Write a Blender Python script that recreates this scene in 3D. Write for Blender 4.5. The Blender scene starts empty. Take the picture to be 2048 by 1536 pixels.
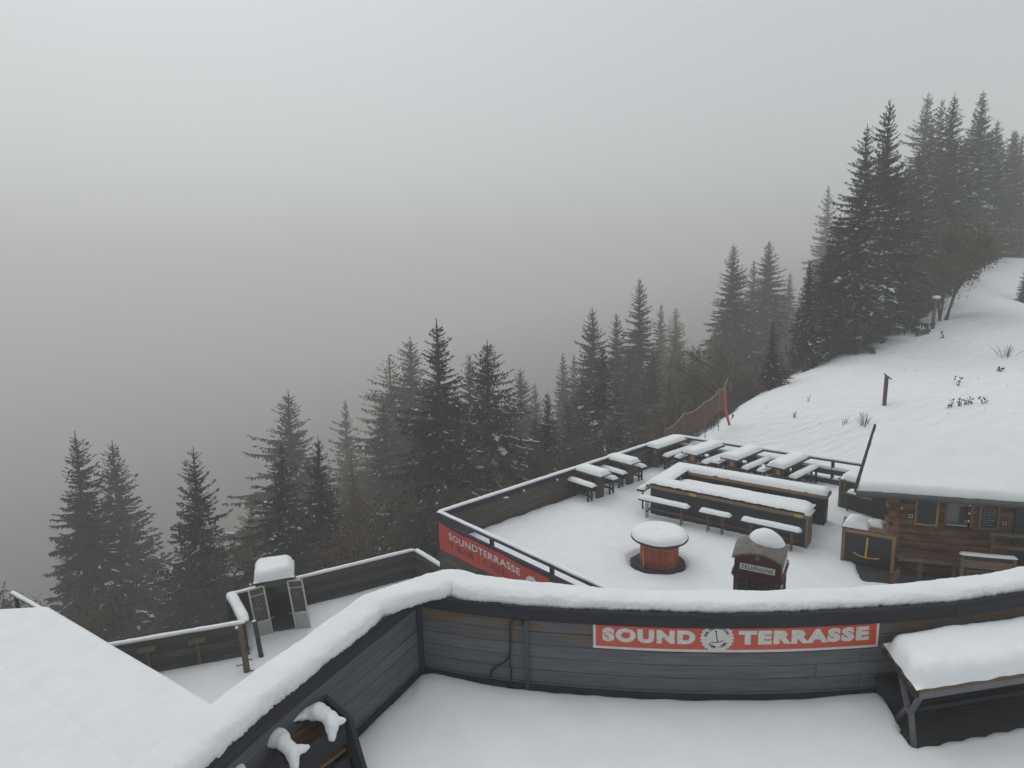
import bpy, math, random
import numpy as np
from mathutils import Vector, Matrix, noise
from mathutils.geometry import delaunay_2d_cdt

S = bpy.context.scene
COL = S.collection

# ------------------------------------------------------------------ camera
PITCH, ROLL = math.radians(10.0), math.radians(1.7)
cam = bpy.data.cameras.new('camera')
cam.sensor_width = 36.0
cam.lens = 36.0 * 1250.0 / 2048.0
cam.clip_start, cam.clip_end = 0.1, 3000.0
camo = bpy.data.objects.new('camera', cam)
COL.objects.link(camo)
_F = Vector((0, math.cos(PITCH), -math.sin(PITCH)))
_r0, _u0 = Vector((1, 0, 0)), Vector((0, math.sin(PITCH), math.cos(PITCH)))
_R = _r0 * math.cos(ROLL) - _u0 * math.sin(ROLL)
_U = _u0 * math.cos(ROLL) + _r0 * math.sin(ROLL)
camo.matrix_world = Matrix(((_R.x, _U.x, -_F.x, 0), (_R.y, _U.y, -_F.y, 0), (_R.z, _U.z, -_F.z, 8.0), (0, 0, 0, 1)))
S.camera = camo

# ------------------------------------------------------------------ sky and light
SUN_EL, SUN_ROT = math.radians(52), math.radians(-32)
world = bpy.data.worlds.new('World')
S.world = world
world.use_nodes = True
nt = world.node_tree
nt.nodes.clear()
sky = nt.nodes.new('ShaderNodeTexSky')
sky.sky_type = 'NISHITA'
sky.sun_disc = False
sky.sun_elevation, sky.sun_rotation = SUN_EL, SUN_ROT
sky.altitude, sky.air_density, sky.dust_density = 1500, 1.0, 6.0
OVERCAST = 11.0
hs = nt.nodes.new('ShaderNodeHueSaturation')
hs.inputs['Saturation'].default_value = 0.16
# overcast dome: a third as bright at the skyline as overhead
tcw = nt.nodes.new('ShaderNodeTexCoord')
sxw = nt.nodes.new('ShaderNodeSeparateXYZ')
mrw = nt.nodes.new('ShaderNodeMapRange')
mrw.inputs[1].default_value, mrw.inputs[2].default_value = 0.0, 1.0
mrw.inputs[3].default_value, mrw.inputs[4].default_value = 0.36, 1.0
ov = nt.nodes.new('ShaderNodeMix')
ov.data_type, ov.blend_type = 'RGBA', 'MULTIPLY'
ov.inputs[0].default_value = 1.0
ov.inputs[6].default_value = (OVERCAST * 0.955, OVERCAST * 0.985, OVERCAST * 1.015, 1)
mx = nt.nodes.new('ShaderNodeMix')
mx.data_type = 'RGBA'
mx.inputs[0].default_value = 0.5
bg = nt.nodes.new('ShaderNodeBackground')
bg.inputs['Strength'].default_value = 0.12
wo = nt.nodes.new('ShaderNodeOutputWorld')
nt.links.new(tcw.outputs['Generated'], sxw.inputs[0])
nt.links.new(sxw.outputs[2], mrw.inputs[0])
nt.links.new(mrw.outputs[0], ov.inputs[7])
nt.links.new(sky.outputs[0], hs.inputs['Color'])
nt.links.new(hs.outputs[0], mx.inputs[6])
nt.links.new(ov.outputs[2], mx.inputs[7])
nt.links.new(mx.outputs[2], bg.inputs['Color'])
nt.links.new(bg.outputs[0], wo.inputs['Surface'])

sun = bpy.data.lights.new('sun', 'SUN')
sun.energy, sun.angle, sun.color = 0.55, math.radians(60), (1.0, 0.97, 0.93)
suno = bpy.data.objects.new('sun', sun)
COL.objects.link(suno)
_sd = Vector((math.sin(SUN_ROT) * math.cos(SUN_EL), math.cos(SUN_ROT) * math.cos(SUN_EL), math.sin(SUN_EL)))
suno.rotation_euler = (-_sd).to_track_quat('-Z', 'Y').to_euler()
suno.location = (0, 0, 60)

HAZE_DENSITY = 0.0033
vs = S.view_settings
vs.view_transform, vs.look, vs.exposure, vs.gamma = 'Standard', 'None', -0.06, 1.0
vs.use_curve_mapping = False
S.cycles.use_denoising = True
S.cycles.volume_bounces = 3
S.cycles.max_bounces = 6
S.cycles.sample_clamp_indirect = 4.0

# ------------------------------------------------------------------ materials
def mat(name):
    m = bpy.data.materials.new(name)
    m.use_nodes = True
    n = m.node_tree.nodes
    n.clear()
    o = n.new('ShaderNodeOutputMaterial')
    b = n.new('ShaderNodeBsdfPrincipled')
    m.node_tree.links.new(b.outputs[0], o.inputs[0])
    return m, n, m.node_tree.links, b

def ramp(n, stops):
    r = n.new('ShaderNodeValToRGB')
    e = r.color_ramp.elements
    while len(e) < len(stops):
        e.new(0.5)
    for i, (p, c) in enumerate(stops):
        e[i].position = p
        e[i].color = (c[0], c[1], c[2], 1)
    return r

def nz(n, l, vec, scale, detail=4, rough=0.55):
    t = n.new('ShaderNodeTexNoise')
    t.inputs['Scale'].default_value = scale
    t.inputs['Detail'].default_value = detail
    t.inputs['Roughness'].default_value = rough
    if vec is not None:
        l.new(vec, t.inputs['Vector'])
    return t

def bump(n, l, b, h, strength, dist):
    k = n.new('ShaderNodeBump')
    k.inputs['Strength'].default_value = strength
    k.inputs['Distance'].default_value = dist
    l.new(h, k.inputs['Height'])
    l.new(k.outputs[0], b.inputs['Normal'])

def plain(name, col, rough=0.6, var=0.18, scale=6.0, metal=0.0, bmp=0.0):
    m, n, l, b = mat(name)
    tc = n.new('ShaderNodeTexCoord')
    t = nz(n, l, tc.outputs['Object'], scale, 6)
    r = ramp(n, [(0.25, [c * (1 - var) for c in col]), (0.75, [min(1, c * (1 + var)) for c in col])])
    l.new(t.outputs[0], r.inputs[0])
    l.new(r.outputs[0], b.inputs['Base Color'])
    b.inputs['Roughness'].default_value = rough
    b.inputs['Metallic'].default_value = metal
    if bmp:
        bump(n, l, b, t.outputs[0], 0.5, bmp)
    return m

def snow_mat(name, col=(0.84, 0.87, 0.885), fine=0.006, broad=0.03):
    m, n, l, b = mat(name)
    g = n.new('ShaderNodeNewGeometry')
    t1 = nz(n, l, g.outputs['Position'], 38, 4, 0.65)
    t2 = nz(n, l, g.outputs['Position'], 2.1, 4)
    t3 = nz(n, l, g.outputs['Position'], 9, 5, 0.6)
    a0 = n.new('ShaderNodeMath'); a0.operation = 'MULTIPLY_ADD'
    a0.inputs[1].default_value = 0.35
    l.new(t3.outputs[0], a0.inputs[0]); l.new(t2.outputs[0], a0.inputs[2])
    a = n.new('ShaderNodeMath'); a.operation = 'MULTIPLY_ADD'
    a.inputs[1].default_value = fine / broad
    l.new(t1.outputs[0], a.inputs[0]); l.new(a0.outputs[0], a.inputs[2])
    bump(n, l, b, a.outputs[0], 0.55, broad)
    r = ramp(n, [(0.3, [c * 0.94 for c in col]), (0.7, col)])
    l.new(t2.outputs[0], r.inputs[0])
    l.new(r.outputs[0], b.inputs['Base Color'])
    b.inputs['Roughness'].default_value = 0.9
    b.inputs['Specular IOR Level'].default_value = 0.15
    return m

def wood(name, dark, light, stain=None, rough=0.85, grain=1.0, top_stain=False, tone=(0.8, 1.2)):
    """planks: grain runs along the 'wc' attribute's first axis (metres along the board)"""
    m, n, l, b = mat(name)
    at = n.new('ShaderNodeAttribute'); at.attribute_name = 'wc'
    oi = n.new('ShaderNodeObjectInfo')
    off = n.new('ShaderNodeVectorMath'); off.operation = 'MULTIPLY_ADD'
    l.new(oi.outputs['Random'], off.inputs[0])
    off.inputs[1].default_value = (37, 53, 71)
    l.new(at.outputs['Vector'], off.inputs[2])
    mp = n.new('ShaderNodeMapping')
    mp.inputs['Scale'].default_value = (1.3 * grain, 26 * grain, 26 * grain)
    l.new(off.outputs[0], mp.inputs[0])
    t = nz(n, l, mp.outputs[0], 1.6, 7, 0.65)
    mp2 = n.new('ShaderNodeMapping')
    mp2.inputs['Scale'].default_value = (0.9, 3.2, 3.2)
    l.new(off.outputs[0], mp2.inputs[0])
    t2 = nz(n, l, mp2.outputs[0], 1.5, 4, 0.6)
    r = ramp(n, [(0.28, dark), (0.72, light)])
    l.new(t.outputs[0], r.inputs[0])
    # tone per board
    mr = n.new('ShaderNodeMapRange')
    mr.inputs[3].default_value, mr.inputs[4].default_value = tone
    l.new(oi.outputs['Random'], mr.inputs[0])
    mul = n.new('ShaderNodeMix'); mul.data_type = 'RGBA'; mul.blend_type = 'MULTIPLY'
    mul.inputs[0].default_value = 1.0
    l.new(r.outputs[0], mul.inputs[6]); l.new(mr.outputs[0], mul.inputs[7])
    last = mul.outputs[2]
    if stain:
        rs = ramp(n, [(0.38, (0, 0, 0)), (0.58, (1, 1, 1))])
        l.new(t2.outputs[0], rs.inputs[0])
        fac = rs.outputs[0]
        if top_stain:                       # rust-brown weathering sits in the upper boards
            g = n.new('ShaderNodeNewGeometry')
            sx = n.new('ShaderNodeSeparateXYZ'); l.new(g.outputs['Position'], sx.inputs[0])
            mz = n.new('ShaderNodeMapRange')
            mz.inputs[1].default_value, mz.inputs[2].default_value = 3.3, 3.7
            l.new(sx.outputs[2], mz.inputs[0])
            mm = n.new('ShaderNodeMath'); mm.operation = 'MULTIPLY'
            l.new(fac, mm.inputs[0]); l.new(mz.outputs[0], mm.inputs[1])
            fac = mm.outputs[0]
        ms = n.new('ShaderNodeMix'); ms.data_type = 'RGBA'
        l.new(fac, ms.inputs[0]); l.new(last, ms.inputs[6])
        rst = ramp(n, [(0.3, [c * 0.6 for c in stain]), (0.7, stain)])
        l.new(t.outputs[0], rst.inputs[0]); l.new(rst.outputs[0], ms.inputs[7])
        last = ms.outputs[2]
    l.new(last, b.inputs['Base Color'])
    b.inputs['Roughness'].default_value = rough
    b.inputs['Specular IOR Level'].default_value = 0.25
    bump(n, l, b, t.outputs[0], 0.5, 0.004)
    return m

def foliage(name, c0, c1, rough=0.8):
    m, n, l, b = mat(name)
    oi = n.new('ShaderNodeObjectInfo')
    tc = n.new('ShaderNodeTexCoord')
    t = nz(n, l, tc.outputs['Object'], 1.3, 3)
    a = n.new('ShaderNodeMath'); a.operation = 'MULTIPLY_ADD'
    a.inputs[1].default_value = 0.35
    l.new(oi.outputs['Random'], a.inputs[0]); l.new(t.outputs[0], a.inputs[2])
    r = ramp(n, [(0.35, c0), (0.95, c1)])
    l.new(a.outputs[0], r.inputs[0])
    l.new(r.outputs[0], b.inputs['Base Color'])
    b.inputs['Roughness'].default_value = rough
    b.inputs['Specular IOR Level'].default_value = 0.15
    return m

M = {}
M['snow'] = snow_mat('snow')
M['snow_flat'] = snow_mat('settled_snow', (0.82, 0.85, 0.87), 0.004, 0.02)
M['snow_crumb'] = snow_mat('crumbly_snow', (0.84, 0.87, 0.88), 0.02, 0.035)
M['grey_wood'] = wood('grey_planks', (0.08, 0.085, 0.098), (0.158, 0.165, 0.182), (0.2, 0.13, 0.075), top_stain=True, tone=(0.9, 1.1))
M['grey_wood_plain'] = wood('blue_grey_planks', (0.078, 0.084, 0.1), (0.155, 0.163, 0.184), tone=(0.9, 1.1))
M['fence_wood'] = wood('fence_planks', (0.045, 0.046, 0.05), (0.11, 0.108, 0.104), (0.10, 0.08, 0.06))
M['dark_wood'] = wood('dark_stained_wood', (0.022, 0.023, 0.03), (0.05, 0.05, 0.058))
M['rail_wood'] = wood('rail_wood', (0.028, 0.028, 0.052), (0.06, 0.06, 0.095))
M['brown_wood'] = wood('brown_wood', (0.08, 0.055, 0.035), (0.2, 0.14, 0.09))
M['table_wood'] = wood('table_wood', (0.05, 0.037, 0.028), (0.12, 0.088, 0.06))
M['counter_wood'] = wood('counter_wood', (0.13, 0.09, 0.06), (0.28, 0.2, 0.14))
M['fresh_wood'] = wood('fresh_yellow_wood', (0.24, 0.13, 0.05), (0.42, 0.25, 0.11))
M['log_wood'] = wood('log_wood', (0.04, 0.018, 0.011), (0.19, 0.082, 0.046), (0.24, 0.13, 0.075), grain=0.7)
M['black_panel'] = plain('black_panel', (0.011, 0.012, 0.017), 0.45, 0.3, 3)
M['red_paint'] = wood('red_painted_boards', (0.25, 0.058, 0.034), (0.43, 0.105, 0.062))
M['booth_red'] = plain('booth_red', (0.085, 0.022, 0.024), 0.45, 0.25, 9)
M['booth_roof'] = plain('weathered_booth_roof', (0.16, 0.145, 0.13), 0.8, 0.3, 7, bmp=0.004)
M['white_paint'] = plain('white_paint', (0.62, 0.63, 0.6), 0.6, 0.08, 4)
M['sign_white'] = plain('sign_white', (0.6, 0.6, 0.56), 0.5, 0.1, 12)
M['sign_red'] = plain('sign_red', (0.52, 0.085, 0.05), 0.5, 0.1, 3)
M['ink'] = plain('dark_ink', (0.035, 0.04, 0.07), 0.6, 0.1)
M['banner_red'] = plain('banner_red', (0.42, 0.05, 0.04), 0.7, 0.16, 4)
M['banner_dark'] = plain('banner_dark_print', (0.16, 0.022, 0.022), 0.7, 0.25, 14)
M['steel'] = plain('dark_steel', (0.06, 0.064, 0.078), 0.5, 0.2, 8, 0.2)
M['rust'] = plain('rusty_steel', (0.11, 0.062, 0.05), 0.7, 0.3, 12)
M['grey_steel'] = plain('grey_steel', (0.13, 0.135, 0.15), 0.5, 0.15, 8, 0.2)
M['rubber'] = plain('black_rubber', (0.015, 0.015, 0.018), 0.5, 0.1)
M['yellow'] = plain('yellow_paint', (0.55, 0.33, 0.05), 0.5, 0.12)
M['orange'] = plain('orange_plastic', (0.38, 0.08, 0.05), 0.6, 0.15)
M['net'] = plain('faded_red_net', (0.17, 0.075, 0.06), 0.8, 0.2)
M['rope'] = plain('pale_rope', (0.45, 0.42, 0.35), 0.8, 0.1)
M['poster'] = plain('small_poster', (0.42, 0.17, 0.09), 0.6, 0.45, 40)
M['glass_dark'] = plain('dark_glass', (0.03, 0.033, 0.03), 0.12, 0.3, 3)
M['aluminium'] = plain('pale_door_frame', (0.5, 0.49, 0.42), 0.45, 0.1, 6, 0.0)
M['panel_grey'] = plain('pale_door_panel', (0.36, 0.37, 0.36), 0.5, 0.08, 3)
M['chalk_board'] = plain('chalk_board', (0.02, 0.022, 0.026), 0.6, 0.3, 5)
M['chalk'] = plain('chalk', (0.45, 0.46, 0.47), 0.9, 0.3, 30)
M['hatch_grey'] = plain('grey_hatch', (0.2, 0.22, 0.25), 0.5, 0.08, 3)
M['dark_hull'] = plain('dark_cabin_hull', (0.05, 0.052, 0.055), 0.5, 0.2, 4)
M['deck'] = wood('wet_deck', (0.03, 0.03, 0.034), (0.075, 0.072, 0.07))
M['roof_edge'] = wood('roof_edge_wood', (0.06, 0.058, 0.066), (0.13, 0.125, 0.13))
M['bark'] = plain('bark', (0.05, 0.037, 0.028), 0.95, 0.35, 9, bmp=0.01)
M['spruce'] = foliage('spruce_needles', (0.014, 0.016, 0.011), (0.042, 0.042, 0.028))
M['larch'] = foliage('olive_larch_needles', (0.11, 0.09, 0.036), (0.22, 0.175, 0.075))
M['twig'] = foliage('brown_twigs', (0.045, 0.03, 0.022), (0.1, 0.065, 0.045))
M['leaf'] = foliage('olive_leaves', (0.07, 0.06, 0.028), (0.17, 0.14, 0.065))
M['concrete'] = plain('dark_render', (0.16, 0.16, 0.155), 0.9, 0.15, 2)

def ground_mat():
    m, n, l, b = mat('ground')
    g = n.new('ShaderNodeNewGeometry')
    at = n.new('ShaderNodeAttribute'); at.attribute_name = 'forest'
    t1 = nz(n, l, g.outputs['Position'], 0.55, 8, 0.65)
    t2 = nz(n, l, g.outputs['Position'], 9, 5, 0.6)
    mp = n.new('ShaderNodeMapping'); mp.inputs['Scale'].default_value = (0.7, 2.6, 1)
    mp.inputs['Rotation'].default_value = (0, 0, math.radians(-32))
    l.new(g.outputs['Position'], mp.inputs[0])
    t3 = nz(n, l, mp.outputs[0], 1.3, 5)
    ad = n.new('ShaderNodeMath'); ad.operation = 'MULTIPLY_ADD'
    l.new(t1.outputs[0], ad.inputs[0]); ad.inputs[1].default_value = 0.7
    l.new(at.outputs['Fac'], ad.inputs[2])
    rs = ramp(n, [(0.62, (0, 0, 0)), (0.8, (1, 1, 1))])
    l.new(ad.outputs[0], rs.inputs[0])
    floor = ramp(n, [(0.3, (0.022, 0.018, 0.013)), (0.6, (0.05, 0.04, 0.028)), (0.75, (0.1, 0.09, 0.075))])
    l.new(t2.outputs[0], floor.inputs[0])
    sn = ramp(n, [(0.3, (0.78, 0.81, 0.83)), (0.7, (0.85, 0.87, 0.885))])
    l.new(t3.outputs[0], sn.inputs[0])
    mxx = n.new('ShaderNodeMix'); mxx.data_type = 'RGBA'
    l.new(rs.outputs[0], mxx.inputs[0]); l.new(sn.outputs[0], mxx.inputs[6]); l.new(floor.outputs[0], mxx.inputs[7])
    l.new(mxx.outputs[2], b.inputs['Base Color'])
    b.inputs['Roughness'].default_value = 0.92
    b.inputs['Specular IOR Level'].default_value = 0.1
    a2 = n.new('ShaderNodeMath'); a2.operation = 'MULTIPLY_ADD'; a2.inputs[1].default_value = 0.12
    l.new(t2.outputs[0], a2.inputs[0]); l.new(t3.outputs[0], a2.inputs[2])
    bump(n, l, b, a2.outputs[0], 0.7, 0.22)
    return m
M['ground'] = ground_mat()

# ------------------------------------------------------------------ helpers
ORG = {}

def tag(o, label=None, cat=None, group=None, kind=None):
    if label: o['label'] = label
    if cat: o['category'] = cat
    if group: o['group'] = group
    if kind: o['kind'] = kind
    return o

def thing(name, label, cat, loc=(0, 0, 0), group=None):
    o = bpy.data.objects.new(name, None)
    o.empty_display_size = 0.2
    COL.objects.link(o)
    o.location = loc
    ORG[o] = Vector(loc)
    return tag(o, label, cat, group)

def V(*a): return Vector(a)

class MB:
    """collects boxes, bars, tubes and sheets; build() links them as one mesh object"""
    def __init__(s):
        s.v, s.f, s.w = [], [], []
    def add(s, vs_, fs_, ws=None):
        o = len(s.v)
        s.v += [Vector(p) for p in vs_]
        s.w += ws if ws else [(p[0], p[1], p[2]) for p in vs_]
        s.f += [tuple(i + o for i in f) for f in fs_]
        return s
    def beam(s, p0, p1, w, h, up=(0, 0, 1)):
        p0, p1 = Vector(p0), Vector(p1)
        d = p1 - p0; L = d.length; d = d / L
        upv = Vector(up)
        if abs(d.dot(upv.normalized())) > 0.98: upv = Vector((0.3, 1, 0))
        sd = d.cross(upv).normalized(); u = sd.cross(d)
        vs_, ws = [], []
        for k, q in ((0, p0), (L, p1)):
            for a, b in ((-1, -1), (1, -1), (1, 1), (-1, 1)):
                vs_.append(q + sd * (a * w / 2) + u * (b * h / 2)); ws.append((k, a * w / 2, b * h / 2))
        return s.add(vs_, [(0, 1, 2, 3), (7, 6, 5, 4), (0, 4, 5, 1), (1, 5, 6, 2), (2, 6, 7, 3), (3, 7, 4, 0)], ws)
    def box(s, c, sz, rz=0.0):
        c = Vector(c); d = Vector((math.cos(rz), math.sin(rz), 0)) * (sz[0] / 2)
        return s.beam(c - d, c + d, sz[1], sz[2])
    def tube(s, pts, r, n=8, cap=True):
        pts = [Vector(p) for p in pts]
        rr = r if isinstance(r, (list, tuple)) else [r] * len(pts)
        base = len(s.v); ref = None
        for i, p in enumerate(pts):
            d = (pts[min(i + 1, len(pts) - 1)] - pts[max(i - 1, 0)]).normalized()
            if ref is None: ref = d.orthogonal().normalized()
            ref = (ref - d * ref.dot(d)).normalized()
            q = d.cross(ref)
            for k in range(n):
                a = 2 * math.pi * k / n
                o = ref * math.cos(a) + q * math.sin(a)
                s.v.append(p + o * rr[i]); s.w.append((i * 0.2, math.cos(a) * rr[i], math.sin(a) * rr[i]))
        for i in range(len(pts) - 1):
            for k in range(n):
                a, b = base + i * n + k, base + i * n + (k + 1) % n
                s.f.append((a, b, b + n, a + n))
        if cap:
            s.f.append(tuple(base + k for k in reversed(range(n))))
            s.f.append(tuple(base + (len(pts) - 1) * n + k for k in range(n)))
        return s
    def cyl(s, p0, p1, r0, r1=None, n=24):
        return s.tube([p0, p1], [r0, r0 if r1 is None else r1], n)
    def prism(s, outline, thick_vec):
        """outline: list of 3d points (convex or not), extruded along thick_vec"""
        o = [Vector(p) for p in outline]; t = Vector(thick_vec); n = len(o)
        return s.add(o + [p + t for p in o], [tuple(range(n))[::-1], tuple(range(n, 2 * n))] + [(i, (i + 1) % n, n + (i + 1) % n, n + i) for i in range(n)])
    def grid(s, nu, nv, fn, closed_u=False):
        b = len(s.v)
        for i in range(nu):
            for j in range(nv):
                p = fn(i / (nu - 1) if not closed_u else i / nu, j / (nv - 1))
                s.v.append(Vector(p)); s.w.append(tuple(p))
        for i in range(nu if closed_u else nu - 1):
            for j in range(nv - 1):
                i2 = (i + 1) % nu
                s.f.append((b + i * nv + j, b + i2 * nv + j, b + i2 * nv + j + 1, b + i * nv + j + 1))
        return s
    def build(s, name, m, parent=None, smooth=False, bevel=0.0, label=None, kind=None, org=None, weld=False):
        me = bpy.data.meshes.new(name)
        o3 = ORG.get(parent, Vector((0, 0, 0))) if org is None else Vector(org)
        me.from_pydata([p - o3 for p in s.v], [], s.f)
        at = me.attributes.new('wc', 'FLOAT_VECTOR', 'POINT')
        at.data.foreach_set('vector', np.array([tuple(w) for w in s.w], np.float32).ravel())
        me.materials.append(M[m])
        if smooth:
            me.polygons.foreach_set('use_smooth', [True] * len(me.polygons))
        me.update()
        ob = bpy.data.objects.new(name, me)
        COL.objects.link(ob)
        if parent is not None:
            ob.parent = parent
            ORG[ob] = o3
        elif org is not None:
            ob.location = o3
        if bevel:
            bv = ob.modifiers.new('bevel', 'BEVEL')
            bv.width, bv.segments, bv.limit_method = bevel, 1, 'ANGLE'
        if label: ob['label'] = label
        if kind: ob['kind'] = kind
        return ob

def n3(x, y, z): return noise.noise(Vector((x, y, z)))

def snow_patch(fn, L, W, T, R, res, seed=0.0, amp=0.01, sink=0.0):
    """pillow of snow over a rectangle L x W; fn(u, v, h) maps metres to space; sides round over within R"""
    b = MB()
    nu, nv = max(6, int(L / res)), max(6, int(W / res))
    def ease(t, n, ln):                     # crowd samples to the rims
        return t
    us = np.linspace(0, 1, nu); vs_ = np.linspace(0, 1, nv)
    k = min(0.45, R / L); us = np.concatenate([np.linspace(0, k, 6)[:-1] ** 1, np.linspace(k, 1 - k, max(3, nu)), np.linspace(1 - k, 1, 6)[1:]])
    k = min(0.45, R / W); vs_ = np.concatenate([np.linspace(0, k, 6)[:-1], np.linspace(k, 1 - k, max(3, nv)), np.linspace(1 - k, 1, 6)[1:]])
    nu, nv = len(us), len(vs_)
    def f(i, j):
        u, v = us[int(round(i * (nu - 1)))] * L, vs_[int(round(j * (nv - 1)))] * W
        du, dv = min(u, L - u), min(v, W - v)
        a, c = max(0, R - du), max(0, R - dv)
        d = max(0.0, R - math.hypot(a, c)) / R
        d = min(1.0, d)
        h = T * math.sqrt(max(0.0, 1 - (1 - d) ** 2))
        s_ = (L + W) * 0.0
        w1 = n3(u * 1.6 + seed, v * 1.6, seed * 3.1) * amp * 1.6 + n3(u * 6 + seed, v * 6, 5.2) * amp * 0.7
        h += w1 * min(1, d * 2) - (sink if d <= 0 else 0)
        # ragged rim
        e = 1.0
        if d < 0.5:
            r_ = n3(u * 5 + seed * 2, v * 5, 9.1) * amp * 1.5
            u2 = u + (r_ if u < L / 2 else -r_) * (1 if du < R else 0)
            v2 = v + (r_ if v < W / 2 else -r_) * (1 if dv < R else 0)
            u, v = u2, v2
        return fn(u, v, h)
    b.grid(nu, nv, f)
    return b

def resample(pts, step, smooth=True):
    pts = [Vector(p) for p in pts]
    out = []
    n = len(pts)
    for i in range(n - 1):
        p0, p1, p2, p3 = pts[max(i - 1, 0)], pts[i], pts[i + 1], pts[min(i + 2, n - 1)]
        k = max(1, int((p2 - p1).length / step))
        for j in range(k):
            t = j / k
            if smooth:
                out.append(0.5 * ((2 * p1) + (p2 - p0) * t + (2 * p0 - 5 * p1 + 4 * p2 - p3) * t * t + (3 * p1 - p0 - 3 * p2 + p3) * t ** 3))
            else:
                out.append(p1.lerp(p2, t))
    out.append(pts[-1])
    return out

def snow_strip(pts, w, h, seed=0.0, amp=0.012, n=11, smooth=False, step=0.12, overhang=0.0, taper=True, fine=0.0, hf=None):
    """snow lying along a rail or wall top: rounded section swept along pts (bottom centre line)"""
    P_ = resample(pts, step, smooth)
    b = MB(); N = len(P_); base = 0
    h0, w0 = h, w
    for i, p in enumerate(P_):
        if hf: h, w = h0 * hf(p), w0 * (0.45 + 0.55 * hf(p))
        d = (P_[min(i + 1, N - 1)] - P_[max(i - 1, 0)]); d.z = 0; d.normalize()
        sd = Vector((d.y, -d.x, 0))
        e = min(i, N - 1 - i) * step
        tp = 1.0
        if taper:
            q = min(1.0, e / (h * 0.9 + 1e-6)); tp = math.sqrt(max(0.0, 1 - (1 - q) ** 2))
        for k in range(n):
            a = math.pi * k / (n - 1)
            c, s_ = math.cos(a), math.sin(a)
            x = (w / 2 + overhang * s_) * math.copysign(abs(c) ** 0.6, c)
            z = h * abs(s_) ** 0.62
            g = n3(p.x * 2.2 + seed, p.y * 2.2 + k * 0.21, p.z + seed) * amp * 1.5 + n3(p.x * 9 + seed, p.y * 9, k * 0.7) * amp * 0.8
            if fine: g += n3(p.x * 34 + seed, p.y * 34, k * 1.9) * fine * (1.0 if k in (0, 1, 2, n - 3, n - 2, n - 1) else 0.25)
            x *= 1 + g / (w / 2) * 0.9
            z = z * (1 + g / h * 0.7 * (1 if s_ > 0.2 else 0)) * (0.25 + 0.75 * tp)
            if k in (0, n - 1) and fine: z += (n3(p.x * 30, p.y * 30, seed + k) * 0.7 + n3(p.x * 7, p.y * 7, seed) * 0.9) * fine
            q = p + sd * (x * (0.6 + 0.4 * tp)) + Vector((0, 0, z))
            b.v.append(q); b.w.append(tuple(q))
    for i in range(N - 1):
        for k in range(n - 1):
            a = i * n + k
            b.f.append((a, a + 1, a + n + 1, a + n))
        b.f.append((i * n, i * n + n, i * n + 2 * n - 1, i * n + n - 1))
    b.f.append(tuple(range(n))); b.f.append(tuple((N - 1) * n + k for k in reversed(range(n))))
    return b

def blob(c, r, seed, n=10, m=7, amp=0.25):
    c = Vector(c)
    b = MB()
    def f(u, v):
        th, ph = u * 2 * math.pi, v * math.pi
        d = Vector((math.sin(ph) * math.cos(th), math.sin(ph) * math.sin(th), math.cos(ph)))
        k = 1 + amp * n3(d.x * 1.7 + seed, d.y * 1.7, d.z * 1.7)
        return c + Vector((d.x * r[0] * k, d.y * r[1] * k, d.z * r[2] * k))
    b.grid(n, m, f, closed_u=True)
    return b

def text_geo(body, size, offset=0.0, space=1.0):
    cu = bpy.data.curves.new('txt', 'FONT')
    cu.body, cu.size, cu.offset, cu.space_character = body, size, offset, space
    cu.align_x = 'CENTER'; cu.resolution_u = 4
    o = bpy.data.objects.new('txt', cu); COL.objects.link(o)
    dg = bpy.context.evaluated_depsgraph_get()
    me = bpy.data.meshes.new_from_object(o.evaluated_get(dg))
    vs_ = [(v.co.x, v.co.y) for v in me.vertices]; fs_ = [tuple(p.vertices) for p in me.polygons]
    bpy.data.objects.remove(o); bpy.data.curves.remove(cu); bpy.data.meshes.remove(me)
    return vs_, fs_

def fit_text(body, width, height, offset=0.0, space=1.0):
    """text scaled to fill width x height, centred on 0,0"""
    vs_, fs_ = text_geo(body, 1.0, offset, space)
    a = np.array(vs_); lo, hi = a.min(0), a.max(0)
    a = (a - (lo + hi) / 2) / (hi - lo) * np.array([width, height])
    return [tuple(p) for p in a], fs_

def arc_text(body, r, size, a0, a1, offset=0.0, inward=False):
    """letters one by one along an arc; returns list of (verts, faces)"""
    out = []
    n = len(body)
    for i, ch in enumerate(body):
        if ch == ' ': continue
        a = math.radians(a0 + (a1 - a0) * i / (n - 1))
        vs_, fs_ = text_geo(ch, size, offset)
        if not vs_: continue
        arr = np.array(vs_); arr[:, 0] -= (arr[:, 0].min() + arr[:, 0].max()) / 2
        rot = a - math.pi / 2 if not inward else a + math.pi / 2
        c, s_ = math.cos(rot), math.sin(rot)
        rr = r if not inward else r + size * 0.35
        q = [(rr * math.cos(a) + x * c - y * s_, rr * math.sin(a) + x * s_ + y * c) for x, y in arr]
        out.append((q, fs_))
    return out

def copy_tree(o, parent=None):
    c = o.copy(); COL.objects.link(c)
    if parent is not None: c.parent = parent
    for ch in list(KIDS.get(o, o.children)): copy_tree(ch, c)
    return c
KIDS = {}

# terrace frame: a runs along the left fence away from the viewer, b along the banner rail
K0 = Vector((-2.1, 17.7, 0))
ANG = math.radians(41)
AX, BX = Vector((math.cos(ANG), math.sin(ANG), 0)), Vector((math.sin(ANG), -math.cos(ANG), 0))
def W(a, b, z=0.0): return K0 + AX * a + BX * b + Vector((0, 0, z))

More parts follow.
